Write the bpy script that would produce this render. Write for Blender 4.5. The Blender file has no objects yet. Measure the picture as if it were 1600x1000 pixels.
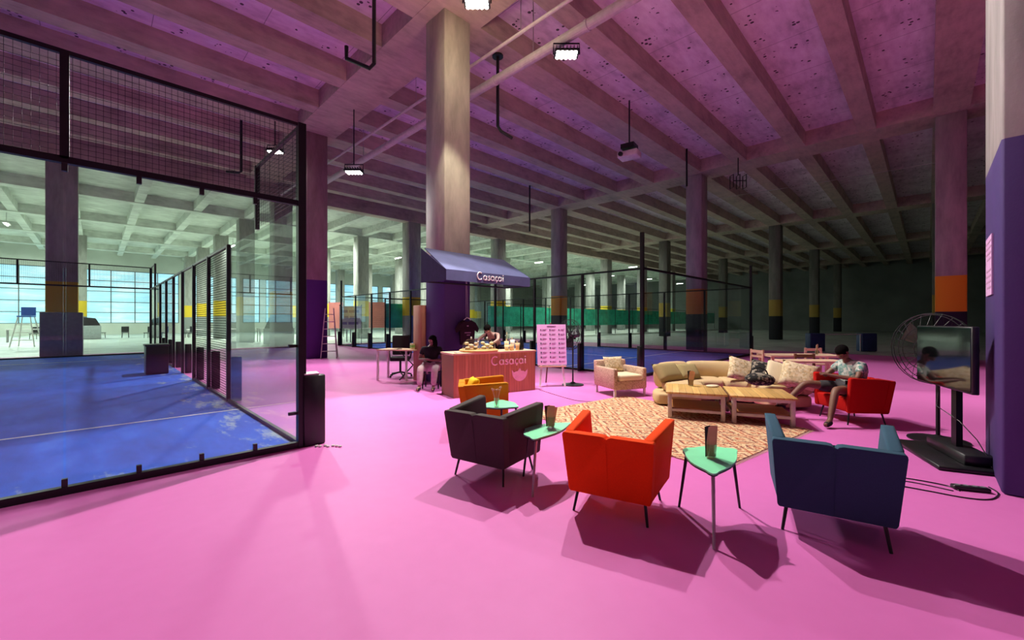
import bpy, bmesh, math, random
from mathutils import Vector, Matrix
random.seed(7)
PI = math.pi
rad = math.radians
S2 = math.sqrt(0.5)
EYE = 1.57
SC = bpy.context.scene
COL = SC.collection

# ------------------------------------------------------------------ camera, world, lights, exposure
cam_d = bpy.data.cameras.new('camera'); cam = bpy.data.objects.new('camera', cam_d); COL.objects.link(cam)
cam_d.sensor_width = 36; cam_d.lens = 36 * 650 / 1600; cam_d.clip_end = 400; cam_d.clip_start = 0.05
cam.location = (0, 0, EYE); cam.rotation_euler = (rad(90), 0, rad(-45))
SC.camera = cam
world = bpy.data.worlds.new('world'); SC.world = world; world.use_nodes = True
world.node_tree.nodes['Background'].inputs[0].default_value = (0.75, 0.85, 1, 1)
world.node_tree.nodes['Background'].inputs[1].default_value = 0.03
vs = SC.view_settings
vs.view_transform = 'Standard'; vs.look = 'None'; vs.gamma = 1; vs.use_curve_mapping = False; vs.exposure = -0.08
SC.cycles.max_bounces = 7; SC.cycles.diffuse_bounces = 4; SC.cycles.glossy_bounces = 3
SC.cycles.transparent_max_bounces = 24; SC.cycles.sample_clamp_indirect = 6
SC.cycles.caustics_reflective = False; SC.cycles.caustics_refractive = False
SC.cycles.use_denoising = True

def W(R, Z, z=0.0):
    """right / forward metres from the camera's spot -> hall coordinates (walls lie along X and Y)"""
    return Vector(((R + Z) * S2, (Z - R) * S2, z))

def light_spot(p, target, power, angle, blend=0.25, size=0.12, col=(1, 0.96, 0.9)):
    d = bpy.data.lights.new('flood_or_fill', 'SPOT'); o = bpy.data.objects.new('flood_or_fill', d); COL.objects.link(o)
    d.energy = power; d.spot_size = rad(angle); d.spot_blend = blend; d.shadow_soft_size = size; d.color = col
    o.location = p; o.rotation_euler = (Vector(target) - Vector(p)).to_track_quat('-Z', 'Y').to_euler()
    return o
def light_area(p, power, size=0.5, col=(0.9, 1, 0.95), sy=None, target=None):
    d = bpy.data.lights.new('lamp_or_fill', 'AREA'); o = bpy.data.objects.new('lamp_or_fill', d); COL.objects.link(o)
    d.energy = power; d.size = size; d.color = col
    if sy: d.shape = 'RECTANGLE'; d.size_y = sy
    o.location = p
    if target is not None: o.rotation_euler = (Vector(target) - Vector(p)).to_track_quat('-Z', 'Y').to_euler()
    return o

L1 = W(-0.75, 8.9, 8.35)      # flood beside the stall column
L2 = W(1.26, 9.63, 7.72)      # flood hanging under the pipe
L3 = W(-5.7, 15.0, 6.9)
L4 = W(-9.05, 15.9, 8.0)
light_spot(L1 + W(0.1, -0.25, -.25), W(1.9, 2.6, 0), 3150, 99, 0.10, 0.06, (1, .93, .84))
light_spot(L1 + W(0, 0, -.25), W(-1.15, 9.75, 3.0), 900, 50, 0.45, 0.06, (1, .90, .66))
light_spot(L2 - Vector((0, 0, .25)), W(2.4, 4.6, 0), 1500, 112, 0.15, 0.06, (1, .97, .92))
light_spot(L3 - Vector((0, 0, .25)), W(-4.5, 10.5, 0), 1500, 85, 0.4, 0.3, (1, .98, .95))
light_spot(L4 - Vector((0, 0, .25)), W(-8.0, 9.0, 0), 2000, 100, 0.3, 0.15, (1, .98, .95))
spill = bpy.data.lights.new('lamp_spill', 'POINT'); spill.energy = 70; spill.color = (1, .8, .5); spill.shadow_soft_size = .15
spo = bpy.data.objects.new('lamp_spill', spill); COL.objects.link(spo); spo.location = L1 + Vector((0, 0, -.2))
# unseen spots without fixtures, added around the camera to brighten floors and their bounce
for R_, Z_, pw_, an_ in ((-6.5, -1.5, 950, 82), (1.0, -5.5, 1000, 78), (9.5, -2.5, 1200, 80), (2.1, 17.7, 1100, 84), (10.5, 11.5, 1500, 76), (12.0, 6.0, 900, 62), (-4.0, 24.0, 1500, 82)):
    light_spot(W(R_, Z_, 8.3), W(R_, Z_, 0), pw_, an_, 0.6, 0.12)

# ------------------------------------------------------------------ materials
MATS = {}
def nodes_of(name):
    m = bpy.data.materials.new(name); m.use_nodes = True
    nt = m.node_tree; b = nt.nodes['Principled BSDF']
    MATS[name] = m
    return m, nt, b
def c4(c): return (c[0], c[1], c[2], 1)
def ramp(nt, fac, stops):
    r = nt.nodes.new('ShaderNodeValToRGB'); cr = r.color_ramp
    while len(cr.elements) < len(stops): cr.elements.new(0.5)
    for e, (p, c) in zip(cr.elements, stops): e.position = p; e.color = c4(c)
    nt.links.new(fac, r.inputs[0]); return r.outputs[0]
def coords(nt, scale=(1, 1, 1), rot=(0, 0, 0), kind='Object'):
    t = nt.nodes.new('ShaderNodeTexCoord'); m = nt.nodes.new('ShaderNodeMapping')
    m.inputs['Scale'].default_value = scale; m.inputs['Rotation'].default_value = rot
    nt.links.new(t.outputs[kind], m.inputs[0]); return m.outputs[0]
def noise(nt, vec, scale, detail=4, rough=0.55):
    n = nt.nodes.new('ShaderNodeTexNoise'); n.inputs['Scale'].default_value = scale
    n.inputs['Detail'].default_value = detail; n.inputs['Roughness'].default_value = rough
    nt.links.new(vec, n.inputs['Vector']); return n.outputs['Fac']
def math_n(nt, op, a, b=0.0):
    n = nt.nodes.new('ShaderNodeMath'); n.operation = op
    for i, v in enumerate((a, b)):
        if isinstance(v, (int, float)): n.inputs[i].default_value = v
        else: nt.links.new(v, n.inputs[i])
    return n.outputs[0]
def mixc(nt, fac, a, b):
    n = nt.nodes.new('ShaderNodeMix'); n.data_type = 'RGBA'
    for k, v in ((0, fac), (6, a), (7, b)):
        if isinstance(v, (int, float)): n.inputs[k].default_value = v
        elif isinstance(v, tuple): n.inputs[k].default_value = c4(v)
        else: nt.links.new(v, n.inputs[k])
    return n.outputs[2]
def bump(nt, b, h, strength=0.2, dist=0.01):
    n = nt.nodes.new('ShaderNodeBump'); n.inputs['Strength'].default_value = strength; n.inputs['Distance'].default_value = dist
    nt.links.new(h, n.inputs['Height']); nt.links.new(n.outputs[0], b.inputs['Normal'])
def simple(name, col, rough=0.6, metal=0.0, var=0.12, scale=8, bmp=0.0):
    """plain surface with a little procedural variation"""
    m, nt, b = nodes_of(name)
    v = coords(nt); n = noise(nt, v, scale)
    lo = tuple(max(0, c * (1 - var)) for c in col); hi = tuple(min(1, c * (1 + var)) for c in col)
    nt.links.new(ramp(nt, n, [(0.3, lo), (0.7, hi)]), b.inputs['Base Color'])
    b.inputs['Roughness'].default_value = rough; b.inputs['Metallic'].default_value = metal
    if bmp: bump(nt, b, noise(nt, v, scale * 12, 3), bmp, 0.004)
    return m
def emit(name, col, strength):
    m, nt, b = nodes_of(name)
    b.inputs['Base Color'].default_value = c4(col); b.inputs['Emission Color'].default_value = c4(col)
    b.inputs['Emission Strength'].default_value = strength; return m
def fabric(name, col, var=0.1):
    m, nt, b = nodes_of(name)
    v = coords(nt); n = noise(nt, v, 220, 2)
    nt.links.new(ramp(nt, n, [(0.25, tuple(c * (1 - var) for c in col)), (0.75, tuple(min(1, c * (1 + var)) for c in col))]), b.inputs['Base Color'])
    b.inputs['Roughness'].default_value = 0.95
    b.inputs['Specular IOR Level'].default_value = .2; b.inputs['Sheen Weight'].default_value = 0.12; b.inputs['Sheen Tint'].default_value = c4(tuple(min(1, c * 1.5 + .03) for c in col))
    bump(nt, b, n, 0.25, 0.002); return m

def concrete(name, base=(0.42, 0.38, 0.33), marks=False, streak=False):
    m, nt, b = nodes_of(name)
    v = coords(nt); n1 = noise(nt, v, 0.7, 6, 0.65); n2 = noise(nt, coords(nt, (1, 1, .12) if streak else (.3, 1, 1)), 6, 5)
    s = math_n(nt, 'ADD', math_n(nt, 'MULTIPLY', n1, .6), math_n(nt, 'MULTIPLY', n2, .4))
    c = ramp(nt, s, [(0.32, tuple(x * .62 for x in base)), (0.5, base), (0.68, tuple(min(1, x * 1.3) for x in base))])
    if marks:
        # clusters of small fixing holes and panel joints on the slab soffit
        sx = nt.nodes.new('ShaderNodeSeparateXYZ'); nt.links.new(coords(nt), sx.inputs[0])
        def cell(o, p): return math_n(nt, 'SUBTRACT', math_n(nt, 'FRACT', math_n(nt, 'DIVIDE', o, p)), 0.5)
        fx = cell(sx.outputs[0], 1.1); fy = cell(sx.outputs[1], 0.775)
        r2 = math_n(nt, 'ADD', math_n(nt, 'POWER', math_n(nt, 'MULTIPLY', fx, 1.1), 2), math_n(nt, 'POWER', math_n(nt, 'MULTIPLY', fy, .775), 2))
        mask = math_n(nt, 'LESS_THAN', r2, 0.055)
        vo = nt.nodes.new('ShaderNodeTexVoronoi'); vo.inputs['Scale'].default_value = 6.5; vo.inputs['Randomness'].default_value = 0.6
        nt.links.new(coords(nt), vo.inputs['Vector'])
        dots = math_n(nt, 'LESS_THAN', vo.outputs['Distance'], 0.33)
        d = math_n(nt, 'MULTIPLY', mask, dots)
        j = math_n(nt, 'LESS_THAN', math_n(nt, 'ABSOLUTE', cell(sx.outputs[0], 2.2)), 0.004)
        c = mixc(nt, math_n(nt, 'MAXIMUM', math_n(nt, 'MULTIPLY', d, .9), math_n(nt, 'MULTIPLY', j, .55)), c, (0.02, 0.015, 0.02))
    nt.links.new(c, b.inputs['Base Color']); b.inputs['Roughness'].default_value = 0.85
    bump(nt, b, noise(nt, v, 30, 4), 0.3, 0.006)
    return m
def column_mat(name, upper, band, low, z_band=1.88, z_top=3.2):
    """concrete shaft, painted band and painted foot; the changes lie at real heights"""
    m, nt, b = nodes_of(name)
    v = coords(nt, kind='Object'); n = noise(nt, coords(nt, (1, 1, .25)), 3, 6, .65)
    up = ramp(nt, n, [(0.3, tuple(x * .7 for x in upper)), (0.7, tuple(min(1, x * 1.25) for x in upper))])
    sx = nt.nodes.new('ShaderNodeSeparateXYZ'); nt.links.new(v, sx.inputs[0])
    a = math_n(nt, 'LESS_THAN', sx.outputs[2], z_top); c = math_n(nt, 'LESS_THAN', sx.outputs[2], z_band)
    nt.links.new(mixc(nt, c, mixc(nt, a, up, band), low), b.inputs['Base Color'])
    b.inputs['Roughness'].default_value = 0.7
    bump(nt, b, noise(nt, coords(nt), 30, 4), 0.25, 0.006)
    return m
def wood(name, a, c, scale=3, axis=0, rough=0.5, plank=None):
    m, nt, b = nodes_of(name)
    sc = [14, 14, 14]; sc[axis] = 1.2
    v = coords(nt, tuple(s * scale / 3 for s in sc)); n = noise(nt, v, 1.6, 5)
    col = ramp(nt, n, [(0.3, a), (0.7, c)])
    if plank:
        sx = nt.nodes.new('ShaderNodeSeparateXYZ'); nt.links.new(coords(nt), sx.inputs[0])
        f = math_n(nt, 'FRACT', math_n(nt, 'DIVIDE', sx.outputs[plank[0]], plank[1]))
        idx = math_n(nt, 'FLOOR', math_n(nt, 'DIVIDE', sx.outputs[plank[0]], plank[1]))
        wn = nt.nodes.new('ShaderNodeTexWhiteNoise'); wn.noise_dimensions = '1D'; nt.links.new(idx, wn.inputs['W'])
        col = mixc(nt, math_n(nt, 'MULTIPLY', wn.outputs['Value'], .45), col, tuple(x * .55 for x in a))
        col = mixc(nt, math_n(nt, 'LESS_THAN', f, 0.04), col, tuple(x * .25 for x in a))
    nt.links.new(col, b.inputs['Base Color']); b.inputs['Roughness'].default_value = rough
    return m

concrete('beam_concrete', (0.50, 0.40, 0.33))
concrete('slab_concrete', (0.84, 0.76, 0.82), marks=True)
concrete('far_concrete', (0.62, 0.66, 0.60))
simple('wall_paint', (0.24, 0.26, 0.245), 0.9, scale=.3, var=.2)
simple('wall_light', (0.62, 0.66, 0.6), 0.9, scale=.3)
CUP = (0.46, 0.43, 0.36)
column_mat('column_purple', CUP, (0.055, 0.028, 0.15), (0.055, 0.028, 0.15))
column_mat('column_shaded_purple', (0.27, 0.24, 0.235), (0.055, 0.028, 0.15), (0.055, 0.028, 0.15))  # same concrete, darkened in colour to offset the flood's strong light
column_mat('column_mauve_purple', (0.30, 0.19, 0.22), (0.07, 0.012, 0.16), (0.07, 0.012, 0.16))
column_mat('column_yellow_dark', (0.42, 0.37, 0.36), (0.85, 0.36, 0.01), (0.012, 0.013, 0.03))
column_mat('column_orange_navy', (0.42, 0.37, 0.38), (0.75, 0.26, 0.04), (0.012, 0.014, 0.035))
column_mat('column_yellow_grey', (0.40, 0.40, 0.37), (0.85, 0.58, 0.03), (0.30, 0.32, 0.31))
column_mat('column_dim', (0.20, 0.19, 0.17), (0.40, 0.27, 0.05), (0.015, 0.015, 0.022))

def pink_floor():
    m, nt, b = nodes_of('pink_paint')
    v = coords(nt); n = noise(nt, v, 0.35, 5, .6); n2 = noise(nt, v, 7, 4)
    s = math_n(nt, 'ADD', math_n(nt, 'MULTIPLY', n, .75), math_n(nt, 'MULTIPLY', n2, .25))
    nt.links.new(ramp(nt, s, [(0.3, (0.66, 0.150, 0.47)), (0.7, (0.73, 0.185, 0.54))]), b.inputs['Base Color'])
    b.inputs['Roughness'].default_value = 0.55; b.inputs['Specular IOR Level'].default_value = 0.3
pink_floor()
def blue_turf(name, dusty):
    m, nt, b = nodes_of(name)
    v = coords(nt); n = noise(nt, coords(nt, (1, .35, 1), (0, 0, .3)), 1.4, 6, .7); n2 = noise(nt, v, 60, 2)
    c = ramp(nt, n, [(0.3, (0.008, 0.06, 0.42)), (0.55, (0.014, 0.10, 0.66)), (0.75, (0.04, 0.17, 0.76))])
    if dusty:
        d = noise(nt, coords(nt, (1.5, .5, 1), (0, 0, -.2)), 1.9, 7, .72)
        sx = nt.nodes.new('ShaderNodeSeparateXYZ'); nt.links.new(coords(nt), sx.inputs[0])
        # sand lies thickest along the edges of the court
        ex = math_n(nt, 'SUBTRACT', 1.0, math_n(nt, 'MULTIPLY', math_n(nt, 'SUBTRACT', 5.0, sx.outputs[0]), .75))
        ey = math_n(nt, 'SUBTRACT', 1.0, math_n(nt, 'MULTIPLY', math_n(nt, 'ADD', sx.outputs[1], 10.0), 1.1))
        e = math_n(nt, 'MULTIPLY', math_n(nt, 'MAXIMUM', math_n(nt, 'MAXIMUM', ex, ey), 0.0), .26)
        f = ramp(nt, math_n(nt, 'ADD', d, e), [(0.70, (0, 0, 0)), (0.84, (1, 1, 1))])
        c = mixc(nt, math_n(nt, 'MULTIPLY', f, .75), c, (0.42, 0.50, 0.48))
    nt.links.new(c, b.inputs['Base Color']); b.inputs['Roughness'].default_value = 0.8
    bump(nt, b, n2, 0.4, 0.004)
blue_turf('blue_turf_dusty', True); blue_turf('blue_turf', False)
simple('grey_floor', (0.50, 0.55, 0.50), 0.45, scale=.6, var=.25)
simple('line_white', (0.8, 0.82, 0.85), 0.7)
simple('black_metal', (0.012, 0.012, 0.014), 0.4, 0.3)
simple('black_plastic', (0.014, 0.014, 0.016), 0.35)
simple('black_cloth', (0.015, 0.013, 0.016), 0.9, scale=40)
simple('steel', (0.45, 0.44, 0.44), 0.35, 0.8)
simple('pipe_paint', (0.55, 0.50, 0.50), 0.5)
simple('white_paint', (0.75, 0.72, 0.70), 0.5)
simple('grey_wood_paint', (0.60, 0.52, 0.50), 0.55)
simple('pad_grey', (0.16, 0.19, 0.2), 0.7); simple('guard_grey', (0.34, 0.37, 0.37), 0.7)
simple('pad_blue', (0.02, 0.05, 0.16), 0.6)
simple('red_panel', (0.42, 0.13, 0.12), 0.7, scale=1)
simple('white_panel', (0.72, 0.70, 0.80), 0.6, scale=4)
simple('purple_print', (0.30, 0.22, 0.50), 0.6)
simple('green_netting', (0.04, 0.66, 0.42), 0.8, var=.35, scale=1.5)
simple('awning_cloth', (0.085, 0.095, 0.22), 0.75, scale=3, var=.1)
simple('awning_end', (0.035, 0.03, 0.10), 0.75)
simple('letter_white', (0.85, 0.85, 0.85), 0.5)
simple('letter_pink', (0.90, 0.62, 0.58), 0.5)
simple('poster_pink', (0.84, 0.47, 0.86), 0.6, scale=2, var=.04)
simple('poster_ink', (0.12, 0.05, 0.14), 0.7)
simple('poster_mauve', (0.45, 0.25, 0.42), 0.7)
simple('notice_paper', (0.62, 0.36, 0.62), 0.7, var=.05)
simple('mint_top', (0.26, 0.93, 0.50), 0.4, var=.05)
simple('kraft', (0.74, 0.47, 0.26), 0.8)
simple('cream', (0.80, 0.68, 0.42), 0.7)
simple('skin_tan', (0.20, 0.09, 0.055), 0.55, var=.05)
simple('skin_dark', (0.25, 0.12, 0.09), 0.55, var=.05)
simple('skin_light', (0.42, 0.25, 0.21), 0.55, var=.05)
simple('hair_black', (0.006, 0.005, 0.005), 1.0); MATS['hair_black'].node_tree.nodes['Principled BSDF'].inputs['Specular IOR Level'].default_value = .05
simple('eye_dark', (0.02, 0.015, 0.015), 0.3)
simple('trousers_pale', (0.50, 0.38, 0.40), 0.9, scale=20)
simple('shorts_dark', (0.05, 0.045, 0.05), 0.9)
simple('shirt_black', (0.010, 0.008, 0.010), 0.9)
simple('shirt_maroon', (0.030, 0.008, 0.018), 0.9)
simple('yellow_bright', (0.85, 0.60, 0.02), 0.8)
simple('bottle_dark', (0.01, 0.012, 0.012), 0.2)
simple('label_green', (0.25, 0.55, 0.12), 0.5)
simple('blue_seat', (0.03, 0.12, 0.55), 0.5)
wood('oak_planks', (0.62, 0.36, 0.10), (0.80, 0.52, 0.18), axis=1, plank=(0, 0.10))
wood('oak_panel', (0.40, 0.17, 0.05), (0.55, 0.27, 0.09), axis=0)
wood('counter_wood', (0.46, 0.20, 0.065), (0.64, 0.34, 0.14), axis=2, plank=(0, 0.065))
wood('counter_top', (0.60, 0.40, 0.24), (0.75, 0.55, 0.36), axis=0)
wood('board_wood', (0.60, 0.30, 0.10), (0.70, 0.40, 0.16), axis=0)
wood('cladding_wood', (0.34, 0.13, 0.075), (0.46, 0.20, 0.12), axis=2)
wood('pale_wood', (0.66, 0.42, 0.26), (0.82, 0.58, 0.40), axis=0)
wood('dark_wood', (0.11, 0.03, 0.02), (0.18, 0.05, 0.03), axis=0)
fabric('cloth_grey', (0.075, 0.062, 0.058)); fabric('cloth_orange', (0.84, 0.065, 0.004)); fabric('cloth_blue', (0.035, 0.085, 0.13))
fabric('cloth_mustard', (0.66, 0.25, 0.012)); fabric('cloth_red', (0.48, 0.008, 0.005)); fabric('cloth_yellow', (0.9, 0.6, 0.02))
fabric('cloth_beige', (0.60, 0.44, 0.24), .08); fabric('cloth_khaki', (0.40, 0.32, 0.15), .2)
fabric('cloth_cream', (0.72, 0.60, 0.40), .1)

def patterned(name, cols, scale, dist=4):
    m, nt, b = nodes_of(name)
    w = nt.nodes.new('ShaderNodeTexVoronoi'); w.inputs['Scale'].default_value = scale
    nt.links.new(coords(nt, (1, 1.6, 1), (0, 0, .6)), w.inputs['Vector'])
    n = len(cols); r = ramp(nt, w.outputs['Color'], [(i / n, c) for i, c in enumerate(cols)])
    nt.links.new(r, b.inputs['Base Color']); b.inputs['Roughness'].default_value = .95
patterned('cushion_print', [(0.72, .58, .36), (.6, .42, .22), (.75, .62, .42), (.42, .30, .16), (.76, .64, .44)], 30)
patterned('cloth_tweed', [(0.56, .38, .27), (.62, .45, .32), (.34, .20, .14), (.60, .43, .31), (.50, .33, .24)], 60)
patterned('bag_print', [(0.012, .012, .014), (.015, .015, .016), (.02, .02, .02), (.012, .012, .014), (.30, .26, .20)], 26)
patterned('shirt_print', [(0.55, .58, .52), (.05, .20, .20), (.62, .55, .50), (.09, .28, .24), (.68, .66, .60)], 26)
def rug_mat():
    m, nt, b = nodes_of('rug_weave')
    v = coords(nt)
    sx = nt.nodes.new('ShaderNodeSeparateXYZ'); nt.links.new(v, sx.inputs[0])
    n = noise(nt, v, 5, 3)
    def tri(o, p): return math_n(nt, 'ABSOLUTE', math_n(nt, 'SUBTRACT', math_n(nt, 'FRACT', math_n(nt, 'DIVIDE', o, p)), .5))
    wob = math_n(nt, 'MULTIPLY', n, .14)
    q = math_n(nt, 'ADD', tri(sx.outputs[0], .62), math_n(nt, 'ADD', tri(sx.outputs[1], .46), wob))
    f = math_n(nt, 'FRACT', math_n(nt, 'MULTIPLY', q, 2.3))
    c = ramp(nt, f, [(0.0, (0.68, 0.48, 0.26)), (0.16, (0.50, 0.12, 0.06)), (0.36, (0.74, 0.57, 0.34)), (0.50, (0.62, 0.24, 0.12)), (0.62, (0.20, 0.04, 0.035)), (0.76, (0.72, 0.54, 0.32))])
    c.node.color_ramp.interpolation = 'CONSTANT'
    n3 = noise(nt, coords(nt, (1, 3, 1)), 14, 3, .7)
    c = mixc(nt, ramp(nt, n3, [(0.54, (0, 0, 0)), (0.58, (1, 1, 1))]), c, (0.72, 0.52, 0.30))
    n4 = noise(nt, coords(nt, (2.5, 1, 1), (0, 0, .7)), 13, 3, .7)
    c = mixc(nt, math_n(nt, 'MULTIPLY', ramp(nt, n4, [(0.55, (0, 0, 0)), (0.60, (1, 1, 1))]), .85), c, (0.20, 0.05, 0.04))
    nt.links.new(c, b.inputs['Base Color']); b.inputs['Roughness'].default_value = 1
    bump(nt, b, n3, .5, .01)
rug_mat()

def glass(name, tint=(0.90, 0.95, 0.93), f0=0.02, rough=0.0):
    m = bpy.data.materials.new(name); m.use_nodes = True; nt = m.node_tree; nt.nodes.clear(); MATS[name] = m
    o = nt.nodes.new('ShaderNodeOutputMaterial'); mx = nt.nodes.new('ShaderNodeMixShader')
    t = nt.nodes.new('ShaderNodeBsdfTransparent'); g = nt.nodes.new('ShaderNodeBsdfGlossy')
    ge = nt.nodes.new('ShaderNodeNewGeometry'); d = nt.nodes.new('ShaderNodeVectorMath'); d.operation = 'DOT_PRODUCT'
    nt.links.new(ge.outputs['Normal'], d.inputs[0]); nt.links.new(ge.outputs['Incoming'], d.inputs[1])
    k = math_n(nt, 'POWER', math_n(nt, 'SUBTRACT', 1.0, math_n(nt, 'ABSOLUTE', d.outputs['Value'])), 5)
    f = math_n(nt, 'ADD', math_n(nt, 'MULTIPLY', k, 1 - f0), f0)
    t.inputs[0].default_value = c4(tint); g.inputs['Roughness'].default_value = rough
    nt.links.new(f, mx.inputs[0]); nt.links.new(t.outputs[0], mx.inputs[1]); nt.links.new(g.outputs[0], mx.inputs[2])
    nt.links.new(mx.outputs[0], o.inputs[0])
glass('court_glass', (0.96, 0.985, 0.975), .03); glass('cup_glass', (0.88, 0.92, 0.90), .04)
def net_mat(name, cell=0.05, wire=0.14, col=(0.012, 0.012, 0.014)):
    """welded mesh panel: wires are opaque, the gaps see-through"""
    m = bpy.data.materials.new(name); m.use_nodes = True; nt = m.node_tree; nt.nodes.clear(); MATS[name] = m
    o = nt.nodes.new('ShaderNodeOutputMaterial'); mx = nt.nodes.new('ShaderNodeMixShader')
    t = nt.nodes.new('ShaderNodeBsdfTransparent'); d = nt.nodes.new('ShaderNodeBsdfDiffuse'); d.inputs[0].default_value = c4(col)
    sx = nt.nodes.new('ShaderNodeSeparateXYZ'); nt.links.new(coords(nt), sx.inputs[0])
    def ln(v): return math_n(nt, 'LESS_THAN', math_n(nt, 'FRACT', math_n(nt, 'DIVIDE', v, cell)), wire)
    h = math_n(nt, 'ADD', sx.outputs[0], sx.outputs[1])
    nt.links.new(math_n(nt, 'MAXIMUM', ln(h), ln(sx.outputs[2])), mx.inputs[0])
    nt.links.new(t.outputs[0], mx.inputs[1]); nt.links.new(d.outputs[0], mx.inputs[2]); nt.links.new(mx.outputs[0], o.inputs[0])
net_mat('mesh_wire', 0.05, 0.10)
net_mat('mesh_wire_dense', 0.05, 0.22)

def window_mat():
    m, nt, b = nodes_of('daylight_pane')
    v = coords(nt, (1, 1, 1)); n = noise(nt, v, .22, 3); n2 = noise(nt, coords(nt, (.4, 1, 3)), 1.0, 3)
    s = math_n(nt, 'ADD', math_n(nt, 'MULTIPLY', n, .6), math_n(nt, 'MULTIPLY', n2, .4))
    c = ramp(nt, s, [(0.35, (0.20, 0.50, 0.68)), (0.5, (0.40, 0.74, 0.86)), (0.62, (0.78, 0.93, 0.95))])
    nt.links.new(c, b.inputs['Emission Color']); b.inputs['Emission Strength'].default_value = 1.15
    b.inputs['Base Color'].default_value = (.3, .5, .55, 1); b.inputs['Roughness'].default_value = .2
window_mat()
emit('lamp_led', (1, 0.97, 0.86), 22); emit('lamp_tube', (0.93, 1, 0.93), 12)
def tv_mat():
    m, nt, b = nodes_of('tv_screen')
    b.inputs['Base Color'].default_value = (0.004, 0.004, 0.005, 1); b.inputs['Roughness'].default_value = 0.06
    b.inputs['Specular IOR Level'].default_value = 1.0; b.inputs['IOR'].default_value = 1.7
tv_mat()

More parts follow.
